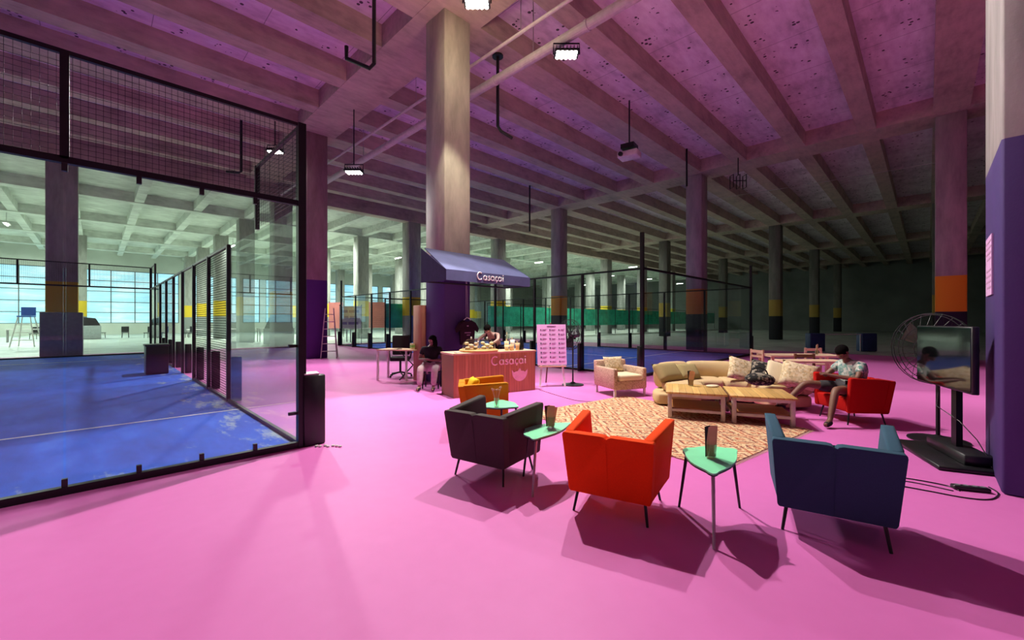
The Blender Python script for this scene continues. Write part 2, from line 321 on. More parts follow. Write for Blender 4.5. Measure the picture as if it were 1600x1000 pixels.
# ------------------------------------------------------------------ mesh builder
class B:
    def __init__(s): s.bm = bmesh.new()
    def _add(s, pts, faces):
        v = [s.bm.verts.new(p) for p in pts]
        for f in faces:
            try: s.bm.faces.new([v[i] for i in f])
            except ValueError: pass
        return v
    def hexa(s, p):
        s._add(p, [(3, 2, 1, 0), (4, 5, 6, 7), (0, 1, 5, 4), (1, 2, 6, 5), (2, 3, 7, 6), (3, 0, 4, 7)]); return s
    def box(s, c, d, rz=0.0):
        hx, hy, hz = d[0] / 2, d[1] / 2, d[2] / 2; R = Matrix.Rotation(rz, 3, 'Z'); c = Vector(c)
        q = [(-hx, -hy, -hz), (hx, -hy, -hz), (hx, hy, -hz), (-hx, hy, -hz), (-hx, -hy, hz), (hx, -hy, hz), (hx, hy, hz), (-hx, hy, hz)]
        return s.hexa([c + R @ Vector(a) for a in q])
    def bb(s, x0, x1, y0, y1, z0, z1): return s.box(((x0 + x1) / 2, (y0 + y1) / 2, (z0 + z1) / 2), (abs(x1 - x0), abs(y1 - y0), abs(z1 - z0)))
    def cyl(s, a, b, r0, r1=None, n=12):
        return s.tube([a, b], [r0, r0 if r1 is None else r1], n)
    def tube(s, pts, r, n=8, closed=False):
        pts = [Vector(p) for p in pts]
        if not isinstance(r, (list, tuple)): r = [r] * len(pts)
        rings = []; prev = None
        for i, p in enumerate(pts):
            if closed: t = (pts[(i + 1) % len(pts)] - pts[i - 1])
            else: t = pts[min(i + 1, len(pts) - 1)] - pts[max(i - 1, 0)]
            t.normalize()
            if prev is None:
                u = t.orthogonal().normalized()
            else:
                u = prev - t * prev.dot(t)
                u = u.normalized() if u.length > 1e-6 else t.orthogonal().normalized()
            prev = u; w = t.cross(u)
            rings.append([s.bm.verts.new(p + (u * math.cos(2 * PI * k / n) + w * math.sin(2 * PI * k / n)) * r[i]) for k in range(n)])
        m = len(rings)
        for i in range(m if closed else m - 1):
            A, C = rings[i], rings[(i + 1) % m]
            for k in range(n): s.bm.faces.new((A[k], A[(k + 1) % n], C[(k + 1) % n], C[k]))
        if not closed:
            s.bm.faces.new(list(reversed(rings[0]))); s.bm.faces.new(rings[-1])
        return s
    def prism(s, poly, z0, z1, M=None):
        n = len(poly); lo = [Vector((x, y, z0)) for x, y in poly]; hi = [Vector((x, y, z1)) for x, y in poly]
        if M is not None: lo = [M @ p for p in lo]; hi = [M @ p for p in hi]
        s._add(lo + hi, [tuple(reversed(range(n))), tuple(range(n, 2 * n))] + [(i, (i + 1) % n, n + (i + 1) % n, n + i) for i in range(n)]); return s
    def lathe(s, prof, c=(0, 0, 0), n=20, M=None):
        c = Vector(c); rings = []
        for r, z in prof:
            ring = []
            for k in range(n):
                p = Vector((r * math.cos(2 * PI * k / n), r * math.sin(2 * PI * k / n), z))
                if M is not None: p = M @ p
                ring.append(s.bm.verts.new(c + p))
            rings.append(ring)
        for A, C in zip(rings, rings[1:]):
            for k in range(n): s.bm.faces.new((A[k], A[(k + 1) % n], C[(k + 1) % n], C[k]))
        if prof[0][0] > 0: s.bm.faces.new(list(reversed(rings[0])))
        if prof[-1][0] > 0: s.bm.faces.new(rings[-1])
        return s
    def ball(s, c, r, M=None, n=14, m=9):
        if isinstance(r, (int, float)): r = (r, r, r)
        c = Vector(c); rows = []
        for j in range(m + 1):
            th = PI * j / m; rr = max(math.sin(th), .02)
            row = []
            for k in range(n):
                p = Vector((r[0] * rr * math.cos(2 * PI * k / n), r[1] * rr * math.sin(2 * PI * k / n), -r[2] * math.cos(th)))
                if M is not None: p = M @ p
                row.append(s.bm.verts.new(c + p))
            rows.append(row)
        for A, C in zip(rows, rows[1:]):
            for k in range(n): s.bm.faces.new((A[k], A[(k + 1) % n], C[(k + 1) % n], C[k]))
        s.bm.faces.new(list(reversed(rows[0]))); s.bm.faces.new(rows[-1])
        return s
    def obj(s, name, mat, parent=None, bevel=0, seg=2, smooth=False, sub=0):
        bm = s.bm
        if bevel: bmesh.ops.bevel(bm, geom=list(bm.edges), offset=bevel, segments=seg, affect='EDGES', profile=0.5, clamp_overlap=True)
        bmesh.ops.recalc_face_normals(bm, faces=list(bm.faces))
        me = bpy.data.meshes.new(name); bm.to_mesh(me); bm.free()
        me.materials.append(MATS[mat])
        if smooth or bevel:
            for p in me.polygons: p.use_smooth = True
            if not smooth:
                try: me.set_sharp_from_angle(angle=rad(50))
                except Exception: pass
        o = bpy.data.objects.new(name, me); COL.objects.link(o)
        if parent is not None: o.parent = parent
        if sub:
            md = o.modifiers.new('sub', 'SUBSURF'); md.levels = sub; md.render_levels = sub
        return o

def tag(o, label=None, cat=None, group=None, kind=None):
    for k, v in (('label', label), ('category', cat), ('group', group), ('kind', kind)):
        if v: o[k] = v
    return o
def thing(name, label, cat, loc=(0, 0, 0), rz=0.0, group=None):
    o = bpy.data.objects.new(name, None); COL.objects.link(o); o.empty_display_size = .2
    o.location = loc; o.rotation_euler = (0, 0, rz)
    return tag(o, label, cat, group)
def dup(root, loc, rz, label, swap=None):
    """a copy of a thing with copies of its parts and sub-parts; swap = {material name: material name}"""
    def cp(o, par):
        c = o.copy(); COL.objects.link(c); c.parent = par
        if swap and o.type == 'MESH' and o.data.materials and o.data.materials[0].name in swap:
            c.data = o.data.copy(); c.data.materials[0] = MATS[swap[o.data.materials[0].name]]
        return c
    r = cp(root, None); r.location = loc; r.rotation_euler = (0, 0, rz); r['label'] = label
    for ch in list(root.children):
        c = cp(ch, r)
        for g in list(ch.children): cp(g, c)
    return r
A45 = rad(-45)
def ang(a): return rad(a) + A45       # heading given against the camera's right-hand direction

def struct(o): o['kind'] = 'structure'; return o

# ------------------------------------------------------------------ the hall
XL, XR, YB, YF = -30.0, 78.0, 64.0, -14.0
ZR, ZS = 9.17, 9.80           # rib soffit, slab soffit
YT = 26.3                     # the ribs change direction here
ZF = 8.7                      # beam soffit of the far bays
b = B(); b.bb(XL, XR, YF, YB, -0.3, -0.02); struct(b.obj('floor', 'grey_floor'))
b = B(); b.bb(XL, 24.5, YF, 27.2, -0.02, 0.0); struct(b.obj('floor_pink', 'pink_paint'))
b = B(); b.bb(XL, XR, YF, YT, ZS, ZS + .3); b.bb(XL, XR, YT, YB, 9.3, 9.6); ceiling = struct(b.obj('ceiling', 'slab_concrete'))
ceiling.data.materials.append(MATS['far_concrete'])
for p in ceiling.data.polygons:
    if p.index >= 6: p.material_index = 1
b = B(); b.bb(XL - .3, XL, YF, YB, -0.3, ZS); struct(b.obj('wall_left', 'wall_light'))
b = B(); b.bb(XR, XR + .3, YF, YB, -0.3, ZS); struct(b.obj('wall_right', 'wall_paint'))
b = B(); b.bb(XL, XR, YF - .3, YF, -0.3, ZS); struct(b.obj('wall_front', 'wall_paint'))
BAY = 8.6; WX0 = -26.95
b = B(); b.bb(XL, XR, YB, YB + .3, -0.3, 1.2); b.bb(XL, XR, YB, YB + .3, 7.1, ZS)
nb = 9
for k in range(nb + 1):
    x = WX0 + k * BAY
    b.bb(x - .35, x + .35, YB, YB + .3, 1.2, 7.1)
b.bb(WX0 + nb * BAY, XR, YB, YB + .3, 1.2, 7.1)
b.bb(XL, WX0, YB, YB + .3, 1.2, 7.1)
struct(b.obj('wall_back', 'wall_light'))
for k in range(nb):
    x0 = WX0 + k * BAY + .35; x1 = x0 + BAY - .7
    f = B()
    f.bb(x0, x0 + .08, YB + .05, YB + .2, 1.2, 7.1); f.bb(x1 - .08, x1, YB + .05, YB + .2, 1.2, 7.1)
    for j in range(1, 4): xx = x0 + (x1 - x0) * j / 4; f.bb(xx - .04, xx + .04, YB + .05, YB + .2, 1.2, 7.1)
    for j in range(0, 6): z = 1.24 + j * 1.164; f.bb(x0, x1, YB + .05, YB + .2, z - .035, z + .035)
    w = struct(f.obj('window_%d' % (k + 1), 'pad_grey'))
    p = B(); p.bb(x0, x1, YB + .16, YB + .19, 1.2, 7.1); p.obj('pane', 'daylight_pane', w)

# ribs and beams
RY0, RS = 8.7, 2.325
ys = [RY0 + RS * k for k in range(-9, 8)]
for y in ys:
    main = abs(((y - RY0) / RS) % 4) < 0.01
    hw = .46 if main else .275
    b = B(); b.bb(XL, XR, y - hw, y + hw, ZR, ZS + .02)
    struct(b.obj('ceiling_rib', 'beam_concrete', ceiling))
b = B(); b.bb(XL, XR, YT - .35, YT + .35, 8.55, ZS + .02); struct(b.obj('ceiling_beam', 'beam_concrete', ceiling))
for x in [6.35 + 16.25 * k for k in range(-2, 5)]:
    b = B(); b.bb(x - .72, x + .72, YF, YT - .35, ZR - .012, ZS + .02); struct(b.obj('ceiling_beam', 'beam_concrete', ceiling))
for y in (34.4, 42.8, 51.2, 59.6):
    b = B(); b.bb(XL, XR, y - .35, y + .35, ZF, 9.32); struct(b.obj('ceiling_beam', 'far_concrete', ceiling))
for k in range(-9, 27):
    x = -1.0 + 2.8667 * k
    b = B(); b.bb(x - .22, x + .22, YT, YB, ZF + .05, 9.32); struct(b.obj('ceiling_rib', 'far_concrete', ceiling))

# columns: (x0, y0, width x, width y, top, material, label)
def column(x0, y0, wx, wy, top, mat, label):
    b = B(); b.box((0, 0, top / 2), (wx, wy, top))
    o = b.obj('concrete_column', mat, None, bevel=.02, seg=1); o.location = (x0 + wx / 2, y0 + wy / 2, 0)
    return tag(o, label, 'column')
colA = column(5.98, 8.30, .81, .81, ZR, 'column_purple', 'concrete column with purple foot carrying the dark blue stall awning')
column(5.98, 17.6, .81, .81, ZR, 'column_mauve_purple', 'column with deep purple lower half just behind the near glass court corner')
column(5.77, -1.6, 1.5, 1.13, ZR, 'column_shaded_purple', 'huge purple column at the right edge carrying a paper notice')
column(22.2, 8.30, .81, .81, ZR, 'column_orange_navy', 'column with orange band and navy foot behind the curved sofa')
column(22.2, 17.6, .81, .81, ZR, 'column_yellow_dark', 'dark grey column right of the awning behind the right-hand court glass')
column(22.2, -1.0, .81, .81, ZR, 'column_yellow_dark', 'column with bright orange-yellow block above the television screen')
for i, x in enumerate((38.5, 54.7, 70.9)):
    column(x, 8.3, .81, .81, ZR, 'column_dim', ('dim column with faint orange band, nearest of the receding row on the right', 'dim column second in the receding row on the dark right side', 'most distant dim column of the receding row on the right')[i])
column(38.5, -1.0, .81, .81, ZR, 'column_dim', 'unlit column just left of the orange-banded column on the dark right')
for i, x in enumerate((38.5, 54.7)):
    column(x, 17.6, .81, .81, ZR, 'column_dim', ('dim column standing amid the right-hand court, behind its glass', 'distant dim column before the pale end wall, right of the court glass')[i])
FCX = [-1.5 + 8.6 * k for k in range(9)]; FCY = [26.0, 34.1, 42.4, 50.8, 59.2]
fl = {(0, 0): 'thick grey column with yellow band right behind the blue court end wall', (0, 3): 'pale column with yellow band glimpsed right of the thick grey column',
      (1, 2): 'pale column with bright yellow band seen above the court fence posts', (2, 0): 'dark column directly left of the stall awning',
      (3, 0): 'dark column rising just right of the stall column', (1, 4): 'small far column in front of the windows, left of the purple column'}
row = ['in the first row past the courts', 'in the second row past the courts', 'in the third row past the courts', 'in the fourth row past the courts', 'in the row nearest the windows']
nth = ['leftmost', 'second', 'third', 'fourth', 'fifth', 'sixth', 'seventh', 'eighth', 'ninth']
SKIP = {(0, 1), (0, 2), (0, 4), (8, 1), (8, 3), (7, 3), (7, 4), (8, 4), (8, 2)}
for i, x in enumerate(FCX):
    for j, y in enumerate(FCY):
        if (i, j) in SKIP: continue
        lab = fl.get((i, j), 'pale far column, %s from the left %s' % (nth[i], row[j]))
        column(x, y, .95, .95, ZF + .1, 'column_yellow_grey', lab)

# notice on the big right-hand column
b = B(); b.bb(6.42, 7.0, -.468, -.455, 1.83, 2.45)
n = b.obj('paper_notice', 'notice_paper'); tag(n, 'lilac paper notice with lines of print on the big purple column', 'notice')
b = B()
for k in range(9):
    if k == 4: continue
    b.bb(6.47, 6.95 - (.12 if k in (3, 8) else 0), -.4545, -.4525, 2.38 - k * .06, 2.40 - k * .06)
b.obj('printed_lines', 'poster_mauve', n)

# ------------------------------------------------------------------ padel courts
def net_panel(name, par, p0, p1, z0, z1, wire_geo, dense=False):
    (x0, y0), (x1, y1) = p0, p1
    L = math.hypot(x1 - x0, y1 - y0); dx, dy = (x1 - x0) / L, (y1 - y0) / L
    b = B()
    if wire_geo:
        step = .05; t = .0016
        nv = int(L / step); nh = int((z1 - z0) / step)
        rz = math.atan2(dy, dx)
        for i in range(1, nv): b.box((x0 + dx * i * step, y0 + dy * i * step, (z0 + z1) / 2), (2 * t, 2 * t, z1 - z0), rz)
        for j in range(1, nh): b.box(((x0 + x1) / 2, (y0 + y1) / 2, z0 + j * step), (L, 2 * t, 2 * t), rz)
        return b.obj(name, 'black_metal', par)
    b._add([(x0, y0, z0), (x1, y1, z0), (x1, y1, z1), (x0, y0, z1)], [(0, 1, 2, 3)])
    return b.obj(name, 'mesh_wire_dense' if dense else 'mesh_wire', par)
def court(name, X0, Y0, X1, Y1, label, sides, geo, turf, gates=(4, 5), floor_label='', tops=True):
    root = thing(name, label, 'court enclosure', (X0, Y0, 0))
    ox, oy = X0, Y0
    def P(x, y): return (x - ox, y - oy)
    def post(x, y, h, w=.08, out=None):
        px, py = P(x, y)
        b = B(); b.box((px, py, h / 2), (w, w, h)); b.obj('post', 'black_metal', root)
        if out:
            g = B(); g.box((px + out[0] * .13, py + out[1] * .13, .43), (.16 if out[0] else .1, .16 if out[1] else .1, .86))
            g.obj('post_pad', 'black_plastic', root, bevel=.012, seg=1)
    def seg(x0, y0, x1, y1, z0, z1, t=.05, nm='rail'):
        a, c = P(x0, y0), P(x1, y1); b = B()
        b.bb(min(a[0], c[0]) - t / 2, max(a[0], c[0]) + t / 2, min(a[1], c[1]) - t / 2, max(a[1], c[1]) + t / 2, z0, z1); return b.obj(nm, 'black_metal', root)
    def pane(x0, y0, x1, y1, z1=2.98):
        a, c = P(x0, y0), P(x1, y1); b = B(); t = .006; g = .008
        if a[0] == c[0]: b.bb(a[0] - t, a[0] + t, min(a[1], c[1]) + g, max(a[1], c[1]) - g, .07, z1)
        else: b.bb(min(a[0], c[0]) + g, max(a[0], c[0]) - g, a[1] - t, a[1] + t, .07, z1)
        b.obj('glass_panel', 'court_glass', root)
    def clips(x0, y0, x1, y1):
        L = math.hypot(x1 - x0, y1 - y0); n = int(L / .5)
        for i in range(1, n):
            x = x0 + (x1 - x0) * i / n; y = y0 + (y1 - y0) * i / n; px, py = P(x, y)
            
            for zz in (.105, 2.945): b = B(); b.box((px, py, zz), (.04, .04, .07)); b.obj('clip', 'black_plastic', root)
    for sd in sides:
        if sd in ('y0', 'y1'):
            y = Y0 if sd == 'y0' else Y1
            seg(X0, y, X1, y, 0.0, .07, .07); seg(X0, y, X1, y, 2.98, 3.04, .06); tops and seg(X0, y, X1, y, 3.96, 4.0, .04)
            for i in range(5):
                a = X0 + 2 * i; pane(a, y, a + 2, y); tops and net_panel('mesh_panel', root, P(a, y), P(a + 2, y), 3.04, 3.96, geo and sd == 'y0')
                if i and tops:
                    px, py = P(a, y); b = B(); b.box((px, py, 3.5), (.06, .06, .96)); b.obj('mesh_post', 'black_metal', root)
            if geo and sd == 'y0':
                clips(X1 - 4, y, X1, y)
        else:
            x = X0 if sd == 'x0' else X1; out = (-1, 0) if sd == 'x0' else (1, 0)
            for i in range(11):
                y = Y0 + 2 * i; h = 4.0 if i in ((0, 1, 9, 10) if tops else (0, 10)) else 3.0
                if geo and i == 1:
                    g_ = B(); q_ = P(x, y); g_.box((q_[0], q_[1], 3.5), (.06, .06, 1.0)); g_.obj('mesh_post', 'black_metal', root); continue
                post(x, y, h, .09 if i in (0, 10) else .07, out)
            for i in range(10):
                a = Y0 + 2 * i; e = i in (0, 9); f = i in (1, 8)
                if i not in gates: seg(x, a, x, a + 2, 0.0, .06, .05)
                if not (geo and i < 2): seg(x, a, x, a + 2, 2.97, 3.02, .05)
                if e:
                    pane(x, a, x, a + 2)
                    if tops: seg(x, a, x, a + 2, 3.96, 4.0, .04); net_panel('mesh_panel', root, P(x, a), P(x, a + 2), 3.02, 3.96, geo and i == 0)
                elif f:
                    pane(x, a, x, a + 2, 2.98)
                elif i not in gates:
                    net_panel('mesh_panel', root, P(x, a), P(x, a + 2), .06, 2.97, False, geo)
    b = B(); b.bb(X0, X1, Y0, Y1, 0.0, .014)
    o = b.obj('court_turf', turf); o.location = (0, 0, 0)
    me = o.data; cx, cy = (X0 + X1) / 2, (Y0 + Y1) / 2
    for v in me.vertices: v.co.x -= cx; v.co.y -= cy
    o.location = (cx, cy, 0); tag(o, floor_label, 'court floor')
    for nm, (ax, bx, ay, by) in (('service_line', (X0, X1, Y0 + 2.98, Y0 + 3.03)), ('service_line', (X0, X1, Y1 - 3.03, Y1 - 2.98)), ('centre_line', (cx - .025, cx + .025, Y0 + 3, Y1 - 3))):
        l = B(); l.bb(ax - cx, bx - cx, ay - cy, by - cy, .014, .017); l.obj(nm, 'line_white', o)
    return root
c1 = court('padel_court_enclosure', -8.2, 5.5, 1.8, 25.5, 'large glass and black mesh court enclosure filling the left foreground', ('y0', 'x1', 'y1'), True, 'blue_turf_dusty',
           floor_label='dusty blue artificial turf inside the left foreground court')
c2 = court('padel_court_enclosure', 10.7, 5.6, 20.7, 25.6, 'glass and mesh court enclosure behind the beige armchair and curved sofa', ('y0', 'x0', 'x1', 'y1'), False, 'blue_turf', tops=False,
           floor_label='clean blue turf of the court behind the beige armchair')
# padded guard and paper at the near corner post of the left court
g = B(); g.box((10.14, -.02, .44), (.26, .1, .88)); g.obj('corner_pad', 'black_plastic', c1, bevel=.015, seg=1)
g = B(); g.hexa([Vector(p) for p in ((10.02, -.06, .885), (10.2, -.06, .885), (10.2, .05, .90), (10.02, .05, .90), (10.02, -.06, .90), (10.2, -.06, .90), (10.2, .05, .915), (10.02, .05, .915))])
g.obj('paper_slip', 'white_paint', c1)
for z in (.42, 1.25):
    g = B(); g.box((9.93, .02, z), (.12, .05, .035)); g.cyl((9.86, .02, z), (9.93, .02, z), .02); g.obj('glass_bracket', 'black_metal', c1)
# loose rubble at the post foot
for k in range(7):
    a = W(-2.42 + .05 * k, 5.16 + random.uniform(-.03, .03), .012)
    b = B(); b.ball((0, 0, 0), (.025, .018, .012), n=6, m=4); o = b.obj('stone_chip', 'wall_light'); o.location = a
    tag(o, 'small pale stone chip on the pink floor at the glass court corner', 'stone', 'stone chips at the court corner')

# black crate inside the far gate of the left court
t = thing('equipment_box', 'black box standing on the blue court by its fence gate', 'box', (1.25, 16.0, .016))
b = B(); b.box((0, 0, .40), (.5, .7, .8)); b.obj('body', 'black_plastic', t, bevel=.02)
b = B(); b.box((0, 0, .825), (.54, .74, .05)); b.obj('lid', 'black_plastic', t, bevel=.01)

# ------------------------------------------------------------------ green windscreen fence, banners, clutter of the far bays
f = thing('windscreen_fence', 'long green netting fence across the back of the hall', 'fence', (23, 25.9, 0))
for k in range(14):
    b = B(); b.cyl((k * 4, 0, 0), (k * 4, 0, 3.0), .04, n=8); b.obj('post', 'black_metal', f)
for k in range(13):
    b = B(); b.bb(k * 4 + .05, k * 4 + 3.95, -.01, .01, 1.0, 2.75); b.obj('netting', 'green_netting', f)
b = B(); b.bb(0, 52, -.02, .02, 2.95, 3.0); b.obj('rail', 'black_metal', f)
f = thing('windscreen_fence', 'short green netting panel framed in black left of the stall column', 'fence', (14.6, 27.4, 0))
b = B(); b.bb(0, 2.0, -.01, .01, 1.0, 2.75); b.obj('netting', 'green_netting', f)
for k in (0, 2.0):
    b = B(); b.cyl((k, 0, 0), (k, 0, 3.1), .05, n=8); b.obj('post', 'black_metal', f)
b = B(); b.bb(0, 2.0, -.02, .02, 3.05, 3.1); b.obj('rail', 'black_metal', f)
def banner(name, p, q, z0, z1, mat, label):
    p = Vector((p[0], p[1], 0)); q = Vector((q[0], q[1], 0)); d = q - p; L = d.length
    t = thing(name, label, 'banner', p, math.atan2(d.y, d.x))
    b = B(); b.bb(0, L, -.01, .01, z0, z1); b.obj('sheet', mat, t)
    for x in (0, L):
        b = B(); b.cyl((x, .04, 0), (x, .04, z1 + .1), .03, n=8); b.obj('post', 'black_metal', t)
    return t
bn = banner('white_banner', W(-11.6, 28, 0), W(-10.15, 28, 0), 1.0, 2.5, 'white_panel', 'white banner with blurred purple writing between the purple column and the stall')
for (x0, x1, z) in ((.2, .55, 2.15), (.62, 1.0, 2.15), (1.05, 1.3, 2.15), (.3, .6, 1.75), (.68, 1.2, 1.75), (.2, .5, 1.35), (.6, 1.25, 1.35)):
    b = B(); b.bb(x0, x1, -.02, -.012, z - .09, z + .09); b.obj('print_block', 'purple_print', bn)
banner('red_banner', W(-17, 38.6, 0), W(-15.6, 38.4, 0), .8, 3.2, 'red_panel', 'faded red banner just right of the purple column')
banner('red_banner', W(-14.0, 38.0, 0), W(-11.6, 38.0, 0), .8, 3.2, 'red_panel', 'wide red banner right of the white banner')

# ladder behind the purple column
lad = thing('step_ladder', 'folding step ladder standing open beside the purple column', 'ladder', W(-7.55, 17.2), ang(20))
for s in (-1, 1):
    b = B(); b.cyl((s * .3, -.35, 0), (s * .16, 0, 2.05), .022, n=6); b.obj('front_rail', 'pipe_paint', lad)
    b = B(); b.cyl((s * .3, .45, 0), (s * .16, 0, 2.05), .018, n=6); b.obj('rear_rail', 'pipe_paint', lad)
for k in range(6):
    z = .3 + k * .3; w = .3 - .14 * z / 2.05; b = B(); b.box((0, -.35 * (1 - z / 2.05), z), (2 * w, .09, .03)); b.obj('step', 'pipe_paint', lad)

# far clutter near the windows
t = thing('umpire_chair', 'tall umpire chair with blue seat in front of the left windows', 'chair', W(-28.6, 24.5), ang(30))
for sx in (-1, 1):
    for sy in (-1, 1):
        b = B(); b.cyl((sx * .5, sy * .5, 0), (sx * .25, sy * .25, 1.75), .03, n=6); b.obj('leg', 'white_paint', t)
b = B(); b.box((0, 0, 1.78), (.6, .55, .08)); b.obj('seat', 'blue_seat', t)
b = B(); b.box((0, .26, 2.08), (.6, .06, .5)); b.obj('backrest', 'blue_seat', t)
for k in range(3):
    b = B(); b.box((0, -.5 + k * .1, .4 + k * .45), (.8 - k * .12, .06, .04)); b.obj('rung', 'white_paint', t)
def far_chair(R, Z, a, label, mat='black_plastic'):
    t = thing('plastic_chair', label, 'chair', W(R, Z), ang(a), 'chairs by the windows')
    b = B(); b.box((0, 0, .45), (.5, .48, .05)); b.obj('seat', mat, t)
    b = B(); b.box((0, -.23, .75), (.5, .05, .5)); b.obj('backrest', mat, t)
    for sx in (-1, 1):
        for sy in (-1, 1):
            b = B(); b.cyl((sx * .22, sy * .2, 0), (sx * .2, sy * .18, .44), .02, n=6); b.obj('leg', mat, t)
for i, (R, Z) in enumerate(((-36, 36.4), (-34.2, 36.8), (-31.8, 36.4), (-30.6, 36.6), (-28.4, 36.6), (-39, 34))):
    far_chair(R, Z, 40 * i, ('dark chair below the windows, first right of the thick grey column', 'second dark chair right of the thick grey column', 'third dark chair in the row below the windows',
              'fourth dark chair in the row below the windows', 'dark chair beside the far corner of the left court', 'dark chair on the far left by the windows')[i], 'pad_blue' if i == 3 else 'black_plastic')
for i, (R, Z, w, h, lab) in enumerate(((-34.5, 30, 2.6, .9, 'pale low table in the far left bay'), (-27.5, 40, 6, .7, 'long pale bench below the windows'), (-17, 31, 3.5, .95, 'pale low barrier right of the purple column'), (-10.5, 30.5, 3.2, .95, 'pale low barrier seen behind the fence near the stall'))):
    t = thing('trestle_table', lab, 'table', W(R, Z), 0)
    b = B(); b.box((0, 0, h), (w, .7, .06)); b.obj('tabletop', 'white_paint', t)
    for sx in (-1, 1):
        for sy in (-1, 1):
            b = B(); b.box((sx * (w / 2 - .1), sy * .3, h / 2 - .015), (.06, .06, h - .03)); b.obj('leg', 'steel', t)
# padded guards round columns
for (x, y, w, lab) in ((-1.5, 26.0, .95, 'grey padded guard round the foot of the thick grey column'),):
    b = B(); b.box((0, 0, .95), (w + .3, w + .3, 1.9)); o = b.obj('column_guard', 'guard_grey', None, bevel=.03); o.location = (x + w / 2, y + w / 2, 0); tag(o, lab, 'padding')
for lab, (R, Z), (w, h) in (('dark covered stack beside the thick grey column by the windows', (-35.2, 34.2), (1.9, 1.85)), ('dark covered stack seen through the glass left of the purple column', (-15.4, 27.5), (1.6, 1.7))):
    t = thing('covered_stack', lab, 'stack', W(R, Z), .3)
    b = B(); b.box((0, 0, h * .3), (w, .9, h * .6)); b.obj('base_load', 'guard_grey', t, bevel=.06)
    b = B(); b.hexa([Vector(p) for p in ((-w * .48, -.42, h * .6), (w * .48, -.42, h * .6), (w * .48, .42, h * .6), (-w * .48, .42, h * .6), (-w * .3, -.3, h), (w * .34, -.3, h * .93), (w * .34, .3, h * .93), (-w * .3, .3, h))]); b.obj('cover', 'black_cloth', t, bevel=.06)
# low rail between two blue blocks in the dark right side
for i, R in enumerate((15.3, 17.9)):
    b = B(); b.box((0, 0, .45), (.75, .4, .9)); o = b.obj('padded_block', 'pad_blue', None, bevel=.04); o.location = W(R, 21.0); o.rotation_euler.z = A45
    tag(o, ('blue padded block in the dark right side, left of the low rail', 'blue padded block in the dark right side, right of the low rail')[i], 'padding')
b = B(); b.cyl((-.95, 0, .85), (.95, 0, .85), .025, n=8); b.cyl((-.9, 0, 0), (-.9, 0, .85), .025, n=8); b.cyl((.9, 0, 0), (.9, 0, .85), .025, n=8)
o = b.obj('low_rail', 'white_paint'); o.location = W(16.6, 20.9); o.rotation_euler.z = A45; tag(o, 'thin white rail between the two blue padded blocks', 'rail')

# ------------------------------------------------------------------ pipes, hooks, lamps
def soffit(x, y):
    """height of the ceiling's underside over a point"""
    if abs(y - YT) < .35: return 8.55
    if y < YT:
        if any(abs(x - (6.35 + 16.25 * k)) < .72 for k in range(-2, 5)): return ZR - .012
        for yy in ys:
            if abs(y - yy) < (.46 if abs(((yy - RY0) / RS) % 4) < 0.01 else .275): return ZR
        return ZS
    if any(abs(y - q) < .35 for q in (34.4, 42.8, 51.2, 59.6)): return ZF
    if any(abs(x - (-1.0 + 2.8667 * k)) < .22 for k in range(-9, 27)): return ZF + .05
    return 9.3
b = B(); b.cyl((0, -20, 0), (0, 17.0, 0), .115, n=16)
for k in range(12): b.cyl((0, -18 + 3 * k, 0), (0, -17.93 + 3 * k, 0), .13, n=16)
o = b.obj('ceiling_pipe', 'pipe_paint'); o.location = (7.7, 8.3, 8.1); 
o.data.transform(Matrix.Translation((0, 0, 0))); tag(o, 'thick pale pipe running diagonally under the ceiling ribs', 'pipe')
for k in range(5):
    y = -6 + 4.65 * k - .0
    h = B(); h.cyl((0, y, .1), (0, y, soffit(7.7, 8.3 + y) - 8.1), .012, n=6); h.obj('hanger', 'steel', o)
b = B(); b.cyl((0, -20, 0), (0, 17.0, 0), .045, n=10); o = b.obj('ceiling_pipe', 'pipe_paint'); o.location = (7.25, 8.3, 8.5); tag(o, 'thin pale pipe running parallel above the thick pipe', 'pipe')
for k in range(5):
    y = -6 + 4.65 * k
    h = B(); h.cyl((0, y, .04), (0, y, soffit(7.25, 8.3 + y) - 8.5), .01, n=6); h.obj('hanger', 'steel', o)
def hook(p, pts, label, plate=True):
    p = Vector((p[0], p[1], soffit(p[0], p[1]) - (.032 if plate else .002)))
    b = B(); b.tube([Vector(q) for q in pts], .045, n=8)
    if plate: b.cyl((0, 0, -.02), (0, 0, .03), .16, .16, n=12)
    o = b.obj('hanging_bracket', 'black_metal', smooth=False); o.location = p; o.rotation_euler.z = A45; tag(o, label, 'bracket')
hook(W(-.41, 11.95, 9.14), [(0, 0, 0), (0, 0, -2.0), (.1, 0, -2.15), (.42, 0, -2.35)], 'black hanging pipe with bent foot right of the stall column')
hook(W(-3.05, 9.2, 9.14), [(0, 0, 0), (0, 0, -1.9), (-.1, 0, -2.0), (-.65, .1, -1.72), (-.65, .1, -1.45)], 'black J-shaped hanging pipe at the top left of the stall column')
hook(W(-10.8, 16.6, 9.14), [(0, 0, 0), (0, 0, -2.3), (-.1, 0, -2.35), (-.6, 0, -2.3)], 'black hanging pipe left of the purple column behind the mesh', False)
hook(W(.86, 9.2, 9.14), [(0, 0, 0), (0, 0, -.75), (.05, 0, -.85)], 'short black drop pipe above the bright flood lamp')
hook(W(8.4, 20.0, 9.1), [(0, 0, 0), (0, 0, -1.8)], 'thin black drop pipe left of the orange-banded column', False)
hook(W(1.0, 23.5, 9.1), [(0, 0, 0), (0, 0, -2.6)], 'thin black drop pipe far behind the right end of the awning', False)
